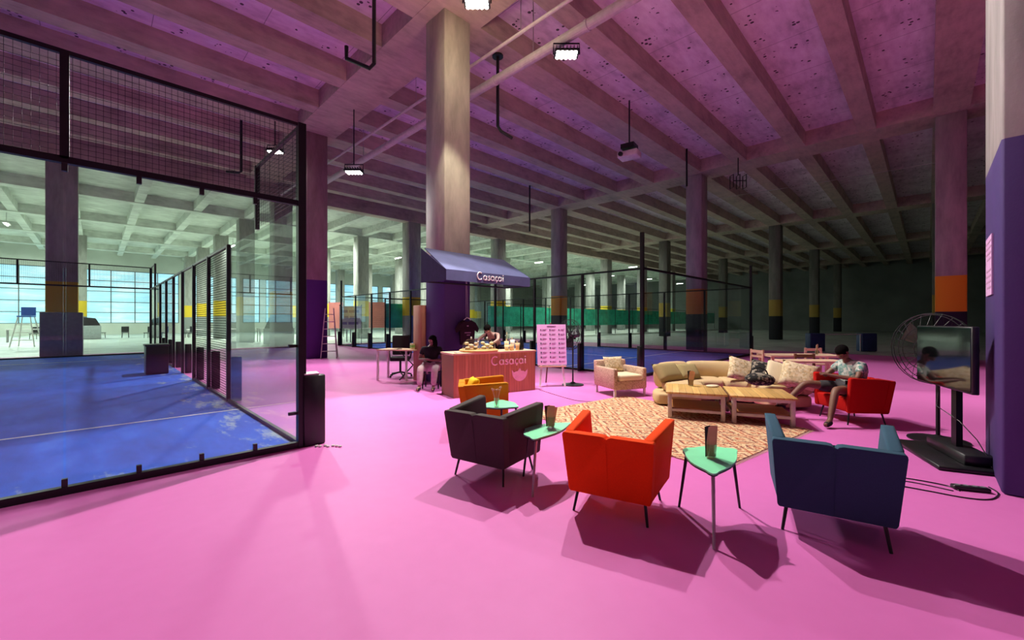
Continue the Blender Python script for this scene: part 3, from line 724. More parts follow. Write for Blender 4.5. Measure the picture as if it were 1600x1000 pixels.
def flood(p, label, rz=0, tilt=.35, sc=1.0, top=None):
    t = thing('flood_lamp', label, 'lamp', p, rz); t.scale = (sc,) * 3
    b = B(); b.box((0, 0, .02), (.56, .34, .05)); b.obj('housing', 'black_metal', t, bevel=.01)
    b = B()
    for k in range(7): b.box((-.24 + k * .08, 0, .08), (.012, .30, .08))
    b.obj('cooling_fins', 'black_metal', t)
    b = B()
    for i in range(5):
        for j in range(3): b.cyl((-.2 + i * .1, -.1 + j * .1, -.03), (-.2 + i * .1, -.1 + j * .1, -.005), .042, n=10)
    b.obj('led_lens', 'lamp_led', t)
    b = B(); b.tube([(-.3, 0, 0), (-.3, 0, .25), (.3, 0, .25), (.3, 0, 0)], .018, n=6); b.obj('yoke', 'black_metal', t)
    b = B(); b.cyl((0, 0, .25), (0, 0, ((top or soffit(p[0], p[1]) - .005) - p[2]) / sc), .02, n=6); o = b.obj('drop_rod', 'black_metal', t); o.rotation_euler.x = 0
    return t
flood(L1, 'bright flood lamp glowing at the top of the stall column', ang(0), 0)
flood(L2, 'bright flood lamp hanging below the thick pipe', ang(0), 0, 1.0, 7.985)
flood(L3, 'small bright flood lamp above the gap between the courts', ang(0), 0, 1.1)
flood(L4, 'bright lamp seen through the mesh of the left court', ang(0), 0, 1.0)
# projector and cage under the ribs
t = thing('projector', 'white projector hung in a black bracket under the ribs', 'projector', W(4.4, 15.6, 7.75), ang(-35))
b = B(); b.box((0, 0, 0), (.75, .55, .22)); b.obj('body', 'white_paint', t, bevel=.03)
b = B(); b.cyl((-.22, -.27, 0), (-.22, -.38, -.02), .08, n=14); b.obj('lens', 'black_plastic', t)
pj = W(4.4, 15.6); b = B(); b.cyl((0, 0, .11), (0, 0, soffit(pj.x, pj.y) - 7.75), .03, n=8); b.box((0, 0, .3), (.5, .5, .16)); b.obj('bracket', 'black_metal', t)
t = thing('speaker_cage', 'small black cage hanging near the top of the orange-banded column', 'cage', W(10.6, 19.5, 7.75), ang(0))
b = B()
for x in (-.3, 0, .3):
    b.tube([(x, -.15, 0), (x, -.15, .6), (x, .15, .6), (x, .15, 0)], .02, n=6, closed=True)
b.cyl((-.3, -.15, .3), (.3, -.15, .3), .02, n=6); b.obj('bars', 'black_metal', t)
pj = W(10.6, 19.5); b = B(); b.cyl((0, 0, .6), (0, 0, soffit(pj.x, pj.y) - 7.75), .025, n=6); b.obj('drop_rod', 'black_metal', t)
# long cable across the right bays
b = B(); b.tube([(22.9, 8.32, 7.93), (22.85, 4.0, 7.72), (22.8, -.21, 7.6)], .012, n=5); o = b.obj('overhead_cable', 'steel'); tag(o, 'thin pale cable strung below the ceiling on the right', 'cable')
# tube lamps of the far bays
def tube_lamp(p, label, power, sc=1.0):
    t = thing('tube_lamp', label, 'lamp', p, 0, 'small lamps of the far bays')
    b = B(); b.box((0, 0, .04), (.3 * sc, 1.2 * sc, .07)); b.obj('housing', 'white_paint', t)
    b = B(); b.cyl((0, -.55 * sc, -.02), (0, .55 * sc, -.02), .05 * sc, n=8); b.obj('tube', 'lamp_tube', t)
    b = B(); b.cyl((0, 0, .07), (0, 0, soffit(p[0], p[1]) - p[2]), .015, n=5); b.obj('drop_rod', 'steel', t)
    if power: light_area(Vector(p) - Vector((0, 0, .15)), power, .3, (0.88, 1, 0.9), 1.2)
lamps = [((364, 384), 'tube lamp over the far fence posts of the left court', 900), ((10, 350), 'tube lamp at the left edge of the photo', 900), ((842, 410), 'tube lamp just above the right end of the awning', 500),
         ((917, 445), 'tube lamp low between the two middle columns', 0), ((954, 431), 'tube lamp left of the tall court corner post', 350), ((989, 417), 'tube lamp touching the tall court corner post', 0),
         ((1013, 436), 'tube lamp right of the tall court corner post', 300), ((972, 449), 'faint tube lamp below the others left of the corner post', 0), ((1062, 443), 'tube lamp left of the orange-banded column', 0),
         ((430, 393), 'tube lamp seen high through the left court glass', 600), ((622, 403), 'tube lamp left of the awning', 700)]
for (u, v), lab, pw in lamps:
    Z = 6.5 * 650 / (500 - v); tube_lamp(W((u - 800) / 650 * Z, Z, 8.07), lab, pw, 1.0)
for i, (x, y) in enumerate(((-12, 30), (-12, 46), (14, 38), (14, 52), (30, 46), (-4, 56), (33, 30), (31, 22.4), (48, 32), (62, 34))):  # added area lights with no fixtures, brightening the far bays and green fence
    light_area((x, y, 8.4), 380 if (x, y) == (31, 22.4) else 1350 if x < 32 else 900 if x < 40 else 450, .4, (0.90, 1, 0.86), 1.4)

# ------------------------------------------------------------------ the stall
def brush(name, size, w, mat, parent, M, dz=.006):
    """rounded brush lettering that reads Casaçai, laid out along x, upright along y, on the matrix M"""
    def arc_(cx, cy, rx, ry, a0, a1, n=12): return [(cx + rx * math.cos(rad(a0 + (a1 - a0) * k / n)), cy + ry * math.sin(rad(a0 + (a1 - a0) * k / n))) for k in range(n + 1)]
    x = 0; strokes = []
    strokes.append(arc_(.36, .36, .33, .36, 50, 310, 16)); x = .82
    def a_(x): return [arc_(x + .19, .21, .19, .21, 0, 360, 14)[:-1] + [(x + .38, .21)], [(x + .38, .42), (x + .38, .08), (x + .44, .0)]]
    strokes += a_(x); x += .58
    strokes.append([(x + .28, .36), (x + .18, .42), (x + .06, .38), (x + .05, .28), (x + .16, .22), (x + .27, .16), (x + .25, .04), (x + .12, 0), (x, .05)]); x += .42
    strokes += a_(x); x += .58
    strokes.append(arc_(x + .19, .21, .18, .21, 50, 310, 12)); strokes.append([(x + .19, .0), (x + .21, -.08), (x + .14, -.15)]); x += .44
    strokes += a_(x); x += .64
    strokes.append([(x, .42), (x, .06), (x + .05, 0)]); b = B(); dot = M @ Vector((x * size, .60 * size, 0)); b.ball(dot, w * 1.35, n=8, m=5)
    for st in strokes:
        P = [M @ Vector((px * size, py * size, 0)) for px, py in st]
        b.tube(P, w, n=6)
    return b.obj(name, mat, parent, smooth=True)
aw = thing('stall_awning', 'dark blue sloping awning lettered Casaçai fixed to the stall column', 'awning', (5.3, 7.3, 2.43))
LX = 2.65; D = .98
b = B()
b.hexa([Vector(p) for p in ((0, 0, .22), (LX, 0, .22), (LX, D, .78), (.1, D, .80), (0, 0, .235), (LX, 0, .235), (LX, D, .80), (.1, D, .82))]); b.obj('canopy', 'awning_cloth', aw)
b = B(); b.bb(0, LX, -.01, .01, 0, .235); b.obj('valance', 'awning_cloth', aw)
b = B(); b.prism([(0, 0), (D, 0), (D, .8), (0, .23)], 0, .015, Matrix(((0, 0, 1, 0), (1, 0, 0, 0), (0, 1, 0, 0), (0, 0, 0, 1)))); b.obj('end_cheek', 'awning_end', aw)
b = B(); b.prism([(0, 0), (D, 0), (D, .8), (0, .23)], LX - .015, LX, Matrix(((0, 0, 1, 0), (1, 0, 0, 0), (0, 1, 0, 0), (0, 0, 0, 1)))); b.obj('end_cheek', 'awning_end', aw)
b = B()
for x in (.05, LX - .05): b.cyl((x, .03, .03), (x, D, .03), .02, n=6)
b.cyl((.03, .03, .03), (LX - .03, .03, .03), .02, n=6); b.cyl((.03, D - .03, .03), (LX - .03, D - .03, .03), .02, n=6); b.obj('frame', 'black_metal', aw)
brush('lettering', .235, .0135, 'letter_white', aw, Matrix.Translation((.86, -.014, .07)) @ Matrix.Rotation(rad(90), 4, 'X'))

# counter: front face runs from left to right, swung away on the right
CA, CB = W(-1.17, 8.32), W(.52, 9.36)
d = (CB - CA); CL = d.length; crz = math.atan2(d.y, d.x)
ct = thing('stall_counter', 'wooden plank counter with pink Casaçai lettering under the awning', 'counter', CA, crz)
b = B(); b.bb(0, CL, 0, .02, 0, .86); b.obj('front_panel', 'counter_wood', ct)
for x in (0, CL - .03):
    b = B(); b.bb(x, x + .03, .02, .62, 0, .86); b.obj('side_panel', 'counter_wood', ct)
b = B(); b.bb(-.02, CL + .02, -.02, .64, .86, .895); b.obj('counter_top', 'counter_top', ct)
brush('lettering', .245, .0155, 'letter_pink', ct, Matrix.Translation((.86, -.004, .62)) @ Matrix.Rotation(rad(90), 4, 'X'))
bowl = []
for k in range(17): a = PI + PI * k / 16; bowl.append((.2 * math.cos(a), .22 * math.sin(a)))
bowl += [(.2, .03), (.14, -.025), (.09, .0), (.04, .0), (.015, .05), (0, .065), (-.02, .05), (-.05, .0), (-.10, .0), (-.15, -.025), (-.2, .03)]
b = B(); b.prism(bowl, 0, .01, Matrix(((1, 0, 0, 1.57), (0, 0, -1, -.001), (0, 1, 0, .45), (0, 0, 0, 1)))); b.obj('bowl_emblem', 'letter_pink', ct)

def on_counter(x, y, z=.895):
    return ct.matrix_basis @ Vector((x, y, z))
ct_m = Matrix.Translation(CA) @ Matrix.Rotation(crz, 4, 'Z')
def oc(x, y, z=.897): return ct_m @ Vector((x, y, z))
t = thing('serving_board', 'round wooden board holding glass domes on the counter', 'board', oc(.72, .30), crz)
b = B(); b.lathe([(.40, 0), (.42, .012), (.42, .035), (.40, .045)], n=28); b.obj('board', 'board_wood', t)
def dome(x, y, r, lab, fill):
    t = thing('cake_dome', lab, 'dome', oc(x, y, .943), crz)
    b = B(); b.lathe([(r, 0), (r, r * .5), (r * .85, r * .85), (r * .5, r * 1.1), (.02, r * 1.2)], n=20)
    b.obj('glass_cover', 'cup_glass', t, smooth=True)
    b = B(); b.lathe([(.012, r * 1.2), (.02, r * 1.2 + .02), (.012, r * 1.2 + .04), (.0, r * 1.2 + .045)], n=10); b.obj('knob', 'white_paint', t, smooth=True)
    b = B()
    for k in range(10): b.ball((r * .55 * math.cos(k * 1.1), r * .55 * math.sin(k * 1.1), .035 + .045 * (k % 3)), (.05, .045, .035), n=8, m=5)
    b.obj('pastries', fill, t)
dome(.54, .30, .19, 'left glass dome with pastries on the counter', 'counter_top')
dome(.92, .30, .18, 'right glass dome with cream pastries on the counter', 'cream')
for i, (x, y, h, m, lab) in enumerate(((1.36, .2, .10, 'cream', 'leftmost paper cup at the right end of the counter'), (1.44, .34, .17, 'cream', 'tall cream cup standing behind the small cups'), (1.47, .18, .11, 'kraft', 'brown paper cup in front on the counter'),
                                       (1.57, .3, .2, 'white_paint', 'tall white cup of utensils on the counter'), (1.62, .17, .14, 'kraft', 'brown cup closest to the dark bottles'), (1.54, .48, .3, 'cup_glass', 'tall clear container at the back of the counter'))):
    t = thing('cup', lab, 'cup', oc(x, y))
    b = B(); h *= 1.15; b.lathe([(.040, 0), (.056, h), (.05, h), (.038, .01)], n=12); b.obj('body', m, t, smooth=True)
    b = B()
    for k in range(3): b.cyl((.012 * (k - 1), .008 * k, h * .5), (.02 * (k - 1), .012 * k, h + .05), .006, n=5)
    b.obj('sticks', 'cream', t)
for i, (x, h) in enumerate(((1.74, .30), (1.82, .26))):
    b = B(); b.lathe([(.045, 0), (.048, .02), (.048, h * .6), (.02, h * .8), (.016, h), (0, h)], n=14); o = b.obj('bottle', 'bottle_dark', smooth=True); o.location = oc(x, .2 + .1 * i)
    tag(o, ('taller dark bottle at the right end of the counter', 'shorter dark bottle at the right corner of the counter')[i], 'bottle')
b = B(); b.box((0, 0, .008), (.16, .10, .012)); o = b.obj('phone', 'white_paint'); o.location = oc(.18, .16); tag(o, 'small pale device lying at the left end of the counter', 'device')

# wood cladding beside the column
b = B(); b.bb(0, .5, 0, .40, 0, 1.95); o = b.obj('wood_cabinet', 'cladding_wood', None, bevel=.004, seg=1); o.location = (5.88, 9.14, 0); tag(o, 'narrow reddish wooden cabinet on the left of the stall column', 'cabinet')

# t-shirt hung on the column on a long cord
t = thing('hanging_shirt', 'dark maroon t-shirt hung from a long cord on the stall column', 'shirt', (6.62, 8.22, .95))
b = B()
out = [(-.22, 0), (.22, 0), (.23, .38), (.34, .30), (.38, .40), (.27, .55), (.12, .62), (.06, .58), (0, .57), (-.06, .58), (-.12, .62), (-.27, .55), (-.38, .40), (-.34, .30), (-.23, .38)]
b.prism(out, -.02, .02, Matrix(((1, 0, 0, 0), (0, 0, -1, 0), (0, 1, 0, 0), (0, 0, 0, 1)))); b.obj('cloth', 'shirt_maroon', t, bevel=.008, seg=1)
b = B(); b.tube([(-.13, 0, .60), (-.05, -.01, .66), (0, 0, .68), (.05, -.01, .66), (.13, 0, .60)], .012, n=6); b.obj('hanger', 'white_paint', t)
b = B(); b.cyl((-.03, 0, .67), (-.01, .04, 2.1), .004, n=4); b.cyl((.03, 0, .67), (0, .04, 2.1), .004, n=4); b.obj('cord', 'white_paint', t)
b = B()
for k, (x, z, w) in enumerate(((0, .47, .05), (0, .30, .20), (.02, .24, .10))): b.box((x, -.026, z), (w, .006, .028))
b.obj('print', 'poster_mauve', t)

# easel with the pink menu
E0 = W(.95, 9.75); t = thing('menu_easel', 'white easel carrying a pink picture menu beside the counter', 'easel', E0, ang(8))
def lean(z): return .16 * z / 1.4
for s in (-1, 1):
    b = B(); b.hexa([Vector(p) for p in ((s * .30 - .02, -.02, 0), (s * .30 + .02, -.02, 0), (s * .30 + .02, .02, 0), (s * .30 - .02, .02, 0), (s * .17 - .02, .14, 1.45), (s * .17 + .02, .14, 1.45), (s * .17 + .02, .18, 1.45), (s * .17 - .02, .18, 1.45))]); b.obj('front_leg', 'white_paint', t)
b = B(); b.cyl((0, .7, 0), (0, .17, 1.50), .018, n=8); b.obj('rear_leg', 'dark_wood', t)
b = B(); b.box((0, .02, .48), (.66, .07, .03)); b.obj('ledge', 'pale_wood', t)
Mp = Matrix.Translation((0, .025, .51)) @ Matrix.Rotation(-math.atan(.115), 4, 'X')
b = B(); b.bm.free(); b.bm = bmesh.new(); b.bb(-.35, .35, -.008, .008, 0, .96); o = b.obj('menu_board', 'poster_pink', t); o.matrix_local = Mp
b = B(); b.box((0, -.011, .915), (.22, .004, .014)); 
for r in range(8):
    for c in range(3):
        x = -.30 + c * .22; z = .83 - r * .107
        b.box((x + .04, -.011, z), (.028, .004, .03 + .012 * ((r + c) % 2)))
b.obj('menu_pictures', 'poster_ink', o)
b = B()
for r in range(8):
    for c in range(3):
        x = -.30 + c * .22; z = .83 - r * .107
        b.box((x + .125, -.011, z + .012), (.10, .004, .007)); b.box((x + .115, -.011, z - .008), (.08, .004, .006))
b.obj('menu_lines', 'poster_mauve', o)

# pedestal fans
def fan(loc, rz, h, r, label, pole_r=.018, base=(.26, .02), fmat='black_metal', tilt=0):
    t = thing('pedestal_fan', label, 'fan', loc, rz)
    b = B(); b.lathe([(base[0], 0), (base[0], base[1]), (base[0] * .3, base[1] + .03), (.03, base[1] + .06)], n=28); b.obj('base', fmat, t)
    b = B(); b.cyl((0, 0, base[1] + .02), (0, 0, h - .08), pole_r, n=10); b.obj('pole', fmat, t)
    b = B(); b.cyl((0, .18, h), (0, -.03, h), .07, .09, n=14); b.cyl((0, .06, h - .12), (0, .06, h), .03, n=8); b.obj('motor', 'black_plastic', t)
    b = B()
    My = Matrix.Rotation(rad(90), 4, 'X')
    for rr, y in ((r, -.10), (r * .97, -.16), (r * .97, -.04), (r * .62, -.185), (r * .3, -.195), (r * .62, .0)):
        b.tube([(rr * math.cos(2 * PI * k / 28), y, h + rr * math.sin(2 * PI * k / 28)) for k in range(28)], .005, n=4, closed=True)
    for k in range(24):
        a = 2 * PI * k / 24; c, s = math.cos(a), math.sin(a)
        b.tube([(.05 * c, -.2, h + .05 * s), (r * .62 * c, -.185, h + r * .62 * s), (r * c, -.10, h + r * s), (r * .62 * c, 0, h + r * .62 * s), (.08 * c, .02, h + .08 * s)], .0028, n=4)
    b.obj('guard', fmat, t)
    b = B(); b.cyl((0, -.12, h), (0, -.05, h), .05, n=12)
    for k in range(3):
        a = 2 * PI * k / 3 + .4
        pts = []
        for (q, w0, w1) in ((.05, -.25, .25), (.55, -.42, .42), (.9, -.30, .40)):
            for w in (w0, w1): pts.append(Vector((r * q * math.cos(a + w), -.085 + .03 * w / .4, h + r * q * math.sin(a + w))))
        lo = [p + Vector((0, -.004, 0)) for p in pts]; hi = [p + Vector((0, .004, 0)) for p in pts]
        b.hexa([lo[0], lo[1], lo[3], lo[2], hi[0], hi[1], hi[3], hi[2]]); b.hexa([lo[2], lo[3], lo[5], lo[4], hi[2], hi[3], hi[5], hi[4]])
    b.obj('blades', 'black_plastic', t)
    return t
fan(W(1.47, 10.05), ang(-55), 1.22, .37, 'black pedestal fan standing between the menu easel and the beige armchair')

# work table with office chair left of the column
t = thing('folding_table', 'pale work table with black crossed legs left of the stall', 'table', W(-2.95, 11.0), ang(-12))
b = B(); b.box((0, 0, .79), (1.05, .6, .03)); b.obj('tabletop', 'pale_wood', t)
for x in (-.5, .30):
    for y in (-.27, .27):
        b = B(); b.box((x, y, .39), (.045, .045, .775)); b.obj('leg', 'white_paint', t)
b = B(); b.cyl((.1, -.25, .77), (.48, -.25, .42), .015, n=6); b.cyl((.48, -.25, .42), (.1, -.25, .02), .015, n=6); b.obj('cross_brace', 'black_metal', t)
T0 = Matrix.Translation(W(-2.95, 11.0)) @ Matrix.Rotation(ang(-12), 4, 'Z')
t = thing('drink_carton', 'green and white carton on the work table', 'carton', T0 @ Vector((.38, -.08, .806)), 0)
b = B(); b.box((0, 0, .08), (.09, .09, .16)); b.obj('body', 'cream', t, bevel=.005)
b = B(); b.box((0, 0, .08), (.093, .093, .07)); b.obj('band', 'label_green', t)
t = thing('eyeglasses', 'dark sunglasses lying on the work table', 'glasses', T0 @ Vector((.02, -.1, .806)), .3)
for s in (-1, 1):
    b = B(); b.lathe([(.035, 0), (.04, .006), (.035, .012)], c=(s * .045, 0, 0), n=12); b.obj('lens', 'black_plastic', t)
b = B(); b.cyl((-.08, 0, .01), (-.07, .12, .01), .004, n=5); b.cyl((.08, 0, .01), (.07, .12, .01), .004, n=5); b.obj('temples', 'black_plastic', t)
t = thing('office_chair', 'black swivel office chair pushed behind the work table', 'office chair', W(-3.1, 11.55), ang(10))
b = B(); b.box((0, 0, .50), (.52, .5, .10)); b.obj('seat', 'black_cloth', t, bevel=.03)
b = B(); b.box((0, .26, .86), (.48, .08, .55)); b.obj('backrest', 'black_cloth', t, bevel=.03)
b = B(); b.cyl((0, 0, .1), (0, 0, .46), .03, n=8); b.obj('gas_lift', 'black_metal', t)
for k in range(5):
    a = 2 * PI * k / 5; b = B(); b.cyl((0, 0, .13), (.3 * math.cos(a), .3 * math.sin(a), .07), .022, n=6); b.ball((.3 * math.cos(a), .3 * math.sin(a), .03), .03, n=8, m=5); b.obj('base_arm', 'black_metal', t)
for s in (-1, 1):
    b = B(); b.tube([(s * .27, 0, .5), (s * .3, 0, .7), (s * .3, .2, .72)], .02, n=6); b.obj('armrest', 'black_plastic', t)

# ------------------------------------------------------------------ lounge furniture
def tub_chair(mat, label, loc, rz):
    t = thing('tub_armchair', label, 'armchair', loc, rz)
    zb, zt, za = .17, .665, .70
    # backrest: one padded slab, its top edge dips to a notch in the middle
    def slab(outline, fn, name, bev=.028):
        b = B(); n = len(outline)
        f = [b.bm.verts.new(fn(u, v, 0)) for u, v in outline]; k = [b.bm.verts.new(fn(u, v, 1)) for u, v in outline]
        b.bm.faces.new(f); b.bm.faces.new(list(reversed(k)))
        for i in range(n): b.bm.faces.new((f[i], k[i], k[(i + 1) % n], f[(i + 1) % n]))
        rim = [e for e in b.bm.edges if (e.verts[0] in f) == (e.verts[1] in f)]
        bmesh.ops.bevel(b.bm, geom=rim, offset=bev, segments=3, affect='EDGES', profile=.5, clamp_overlap=True)
        return b.obj(name, mat, t, smooth=True)
    r = .05
    out = []
    for (cx, cz, a0) in ((1 - r, r, -90), (1 - r, 1 - r, 0)):
        for k in range(5): a = rad(a0 + 22.5 * k); out.append((cx + r * math.cos(a), cz + r * math.sin(a)))
    out += [(.12, 1.0), (.05, .992), (.018, .97), (0, .935), (-.018, .97), (-.05, .992), (-.12, 1.0)]
    for (cx, cz, a0) in ((-1 + r, 1 - r, 90), (-1 + r, r, 180)):
        for k in range(5): a = rad(a0 + 22.5 * k); out.append((cx + r * math.cos(a), cz + r * math.sin(a)))
    def back(u, v, side):
        w = .325 + .035 * v
        return Vector((u * w, -.30 - .075 * v + (.09 if side else 0), zb + (zt - zb) * v))
    slab(out, back, 'backrest')
    ro = []
    for (cx, cz, a0) in ((1 - r, r, -90), (1 - r, 1 - r, 0), (r, 1 - r, 90), (r, r, 180)):
        for k in range(5): a = rad(a0 + 22.5 * k); ro.append((cx + r * math.cos(a), cz + r * math.sin(a)))
    for s in (-1, 1):
        def arm(u, v, side, s=s):
            y = -.27 - .06 * v + (.585 + .06 * v) * u; xo = .315 + .035 * v + (.055 + .01 * v) * u
            return Vector((s * (xo - (.075 if side else 0)), y, zb + .004 + .012 * u + (zt + (za - zt) * u - zb) * v))
        slab(ro, arm, 'armrest', .024)
    b = B(); b.hexa([Vector(p) for p in ((-.26, -.24, zb + .01), (.26, -.24, zb + .01), (.30, .29, zb + .02), (-.30, .29, zb + .02), (-.27, -.26, .38), (.27, -.26, .38), (.32, .32, .395), (-.32, .32, .395))])
    b.obj('seat', mat, t, bevel=.03, seg=3)
    b = B(); b.hexa([Vector(p) for p in ((-.24, -.22, .385), (.24, -.22, .385), (.24, -.10, .385), (-.24, -.10, .385), (-.26, -.30, .60), (.26, -.30, .60), (.26, -.2, .60), (-.26, -.2, .60))])
    b.obj('back_cushion', mat, t, bevel=.03, seg=3)
    b = B(); b.tube([(0, -.3015, zb + .02), (0, -.3765, zt - .05)], .003, n=6); b.obj('seam', mat, t)
    for sx in (-1, 1):
        for sy in (-1, 1):
            b = B(); b.cyl((sx * .265, sy * .23, .20), (sx * .295, sy * .275, 0), .013, .010, n=8); b.obj('leg', 'black_metal', t)
    return t
orange = tub_chair('cloth_orange', 'bright orange tub armchair seen from behind in the foreground', W(.90, 3.53), ang(-29))
blue = dup(orange, W(2.44, 3.20), ang(-32), 'dark blue tub armchair seen from behind at the right front', {'cloth_orange': 'cloth_blue'}); blue.scale = (1.04, 1.04, 1.05)
dup(orange, W(-.18, 4.30), ang(-33), 'dark grey tub armchair left of the orange one', {'cloth_orange': 'cloth_grey'})
dup(orange, W(-.40, 6.05), ang(-84), 'mustard tub armchair in front of the stall counter', {'cloth_orange': 'cloth_mustard'})
dup(orange, W(5.30, 6.50), ang(88), 'red tub armchair occupied by the seated man', {'cloth_orange': 'cloth_red'})

def cushion(loc, rz, tilt, w, h, th, mat, label, name='cushion', lean_y=0.0):
    b = B(); n = 10; front = []; back = []
    def pt(i, j, sgn):
        u = -1 + 2 * i / n; v = -1 + 2 * j / n
        k = max(0.0, (1 - u ** 4) * (1 - v ** 4)) ** .45
        pinch = 1 - .07 * (1 - abs(u) ** 2) * (abs(v) ** 3) ; pinch2 = 1 - .07 * (1 - abs(v) ** 2) * (abs(u) ** 3)
        return Vector((u * w / 2 * pinch2, sgn * th / 2 * k, v * h / 2 * pinch + h / 2))
    for sgn in (-1, 1):
        g = [[b.bm.verts.new(pt(i, j, sgn)) for j in range(n + 1)] for i in range(n + 1)]
        for i in range(n):
            for j in range(n): b.bm.faces.new((g[i][j], g[i + 1][j], g[i + 1][j + 1], g[i][j + 1]))
    bmesh.ops.remove_doubles(b.bm, verts=list(b.bm.verts), dist=.001)
    o = b.obj(name, mat, None, smooth=True); o.location = loc; o.rotation_euler = (tilt, 0, rz) if not lean_y else (tilt, lean_y, rz)
    o.rotation_mode = 'XYZ'
    return tag(o, label, 'cushion')
cushion(W(-.64, 6.12, .42), ang(-70), rad(-20), .36, .32, .12, 'cloth_yellow', 'bright yellow cushion leaning in the mustard armchair')

# rug
u1 = Vector((-.6, .8)); u2 = Vector((.8, .6)); F0 = Vector((2.15, 4.34))
b = B(); RL, RW = 3.25, 2.65
b.box((0, 0, .008), (RL, RW, .012)); o = b.obj('patterned_rug', 'rug_weave')
cc = F0 + u1 * RL / 2 + u2 * RW / 2; o.location = W(cc.x, cc.y); o.rotation_euler.z = ang(math.degrees(math.atan2(.8, -.6)))
tag(o, 'beige and rust patterned rug under the lounge seating', 'rug')
for s in (-1, 1):
    b = B()
    for k in range(90): y = -RW / 2 + .015 + k * (RW - .03) / 89; b.box((s * (RL / 2 + .025), y, .006), (.05, .006, .004))
    b.obj('fringe', 'cloth_cream', o)

# mint side tables
def side_table(loc, verts, label, tz=.5):
    t = thing('side_table', label, 'side table', loc, 0)
    # rounded triangle from three corner points (camera frame offsets)
    vs_ = [Vector(v) for v in verts]; c = sum(vs_, Vector((0, 0))) / 3
    poly = []
    for i in range(3):
        p0, p1, p2 = vs_[i - 1], vs_[i], vs_[(i + 1) % 3]
        r = .13
        a = p1 + (p0 - p1).normalized() * r; e = p1 + (p2 - p1).normalized() * r
        for k in range(7):
            s = k / 6; poly.append(a * (1 - s) ** 2 + p1 * 2 * s * (1 - s) + e * s * s)
        q = vs_[(i + 1) % 3]; f = q + (p1 - q).normalized() * r
        mid = (e + f) / 2; outw = (mid - c).normalized() * .045
        for k in range(1, 6):
            s = k / 6; poly.append(e * (1 - s) + f * s + outw * math.sin(PI * s))
    P2 = []
    for p in poly:
        w = W(p.x, p.y); P2.append((w.x, w.y))
    b = B(); b.prism(P2, tz - .012, tz); b.obj('tabletop', 'mint_top', t)
    b = B(); b.prism(P2, tz - .022, tz - .0125); b.obj('underside', 'black_plastic', t)
    for v in vs_:
        q = v * .72 + c * .28; e = v * .98 + c * .02
        p = W(q.x, q.y, tz - .02); g = W(e.x, e.y, 0)
        b = B(); b.cyl(p, g, .014, .010, n=8); b.obj('leg', 'steel' if v is vs_[0] else 'black_metal', t)
    return t
side_table(W(1.57, 3.28), [(-.19, -.44), (-.17, .22), (.34, .20)], 'mint green side table between the orange and blue armchairs')
side_table(W(.36, 4.08), [(-.18, -.40), (-.25, .10), (.30, .30)], 'mint green side table between the dark grey and orange armchairs')
side_table(W(-.16, 5.28), [(-.25, -.18), (.28, -.16), (.02, .36)], 'mint green side table between the dark grey and mustard armchairs')
def menu_cup(loc, label, rz=0, h=.24, mat='kraft', glassy=True):
    t = thing('menu_holder', label, 'menu holder', loc, rz)
    b = B(); b.lathe([(.034, 0), (.042, .11), (.039, .11), (.032, .008)], n=16); b.obj('glass', 'cup_glass', t, smooth=True)
    for k, (x, y, a, hh, m) in enumerate(((.004, -.010, .05, h, mat), (-.008, .0, -.06, h * .96, mat), (-.018, .010, -.10, h, 'black_plastic'), (.012, .016, .12, h * .92, mat))):
        c = B(); c.box((0, 0, hh / 2), (.056, .003, hh)); o = c.obj('menu_card', m, t); o.location = (x, y, .012); o.rotation_euler = (.03 * k, a, .25 * (k - 1))
    return t
menu_cup(W(1.545, 3.23, .501), 'glass of kraft menus on the table between orange and blue armchairs', ang(10))
menu_cup(W(.385, 4.13, .501), 'glass of kraft menus on the table left of the orange armchair', ang(-5), .21)
t = thing('flower_glass', 'small glass of dried flowers on the table by the mustard armchair', 'vase', W(-.19, 5.12, .501), 0)
b = B(); b.lathe([(.03, 0), (.034, .11), (.031, .11), (.027, .008)], n=14); b.obj('glass', 'cup_glass', t, smooth=True)
b = B()
for k in range(8):
    a = k * 2.4; e = (.055 * math.cos(a), .055 * math.sin(a), .20 + .02 * (k % 3)); b.cyl((0, 0, .01), e, .002, n=4)
b.obj('stems', 'kraft', t)
b = B()
for k in range(8):
    a = k * 2.4; b.ball((.055 * math.cos(a), .055 * math.sin(a), .20 + .02 * (k % 3)), .012, n=6, m=4)
b.obj('blossoms', 'kraft', t)

# coffee tables
def coffee(loc, rz, label, w=.88, dp=.92, h=.42):
    t = thing('coffee_table', label, 'coffee table', loc, rz)
    b = B(); b.bb(0, w, 0, dp, h - .03, h); b.obj('tabletop', 'oak_planks', t, bevel=.004, seg=1)
    for x in (.03, w - .09):
        for y in (.03, dp - .09):
            b = B(); b.bb(x, x + .06, y, y + .06, 0, h - .03); b.obj('leg', 'grey_wood_paint', t, bevel=.004, seg=1)
    b = B()
    for y in (.035, dp - .075): b.bb(.09, w - .09, y, y + .04, h - .08, h - .03); b.bb(.09, w - .09, y, y + .04, .11, .15)
    for x in (.035, w - .075): b.bb(x, x + .04, .09, dp - .09, h - .08, h - .03); b.bb(x, x + .04, .09, dp - .09, .11, .15)
    b.obj('apron', 'grey_wood_paint', t)
    b = B(); b.bb(.05, w - .05, .075, dp - .075, .15, .165); b.obj('shelf', 'oak_panel', t)
    return t
cd = Vector((math.cos(rad(-20.6)), math.sin(rad(-20.6))))
T1 = Vector((2.44, 6.60)); T2 = T1 + cd * .91
k1 = coffee(W(T1.x, T1.y, .016), ang(-20.6), 'left slatted wooden coffee table in front of the curved sofa')
k2 = dup(k1, W(T2.x, T2.y, .016), ang(-20.6), 'right slatted wooden coffee table beside the seated man')
menu_cup(W(3.08, 7.15, .437), 'glass of kraft menus on the left coffee table', ang(-10), .25)
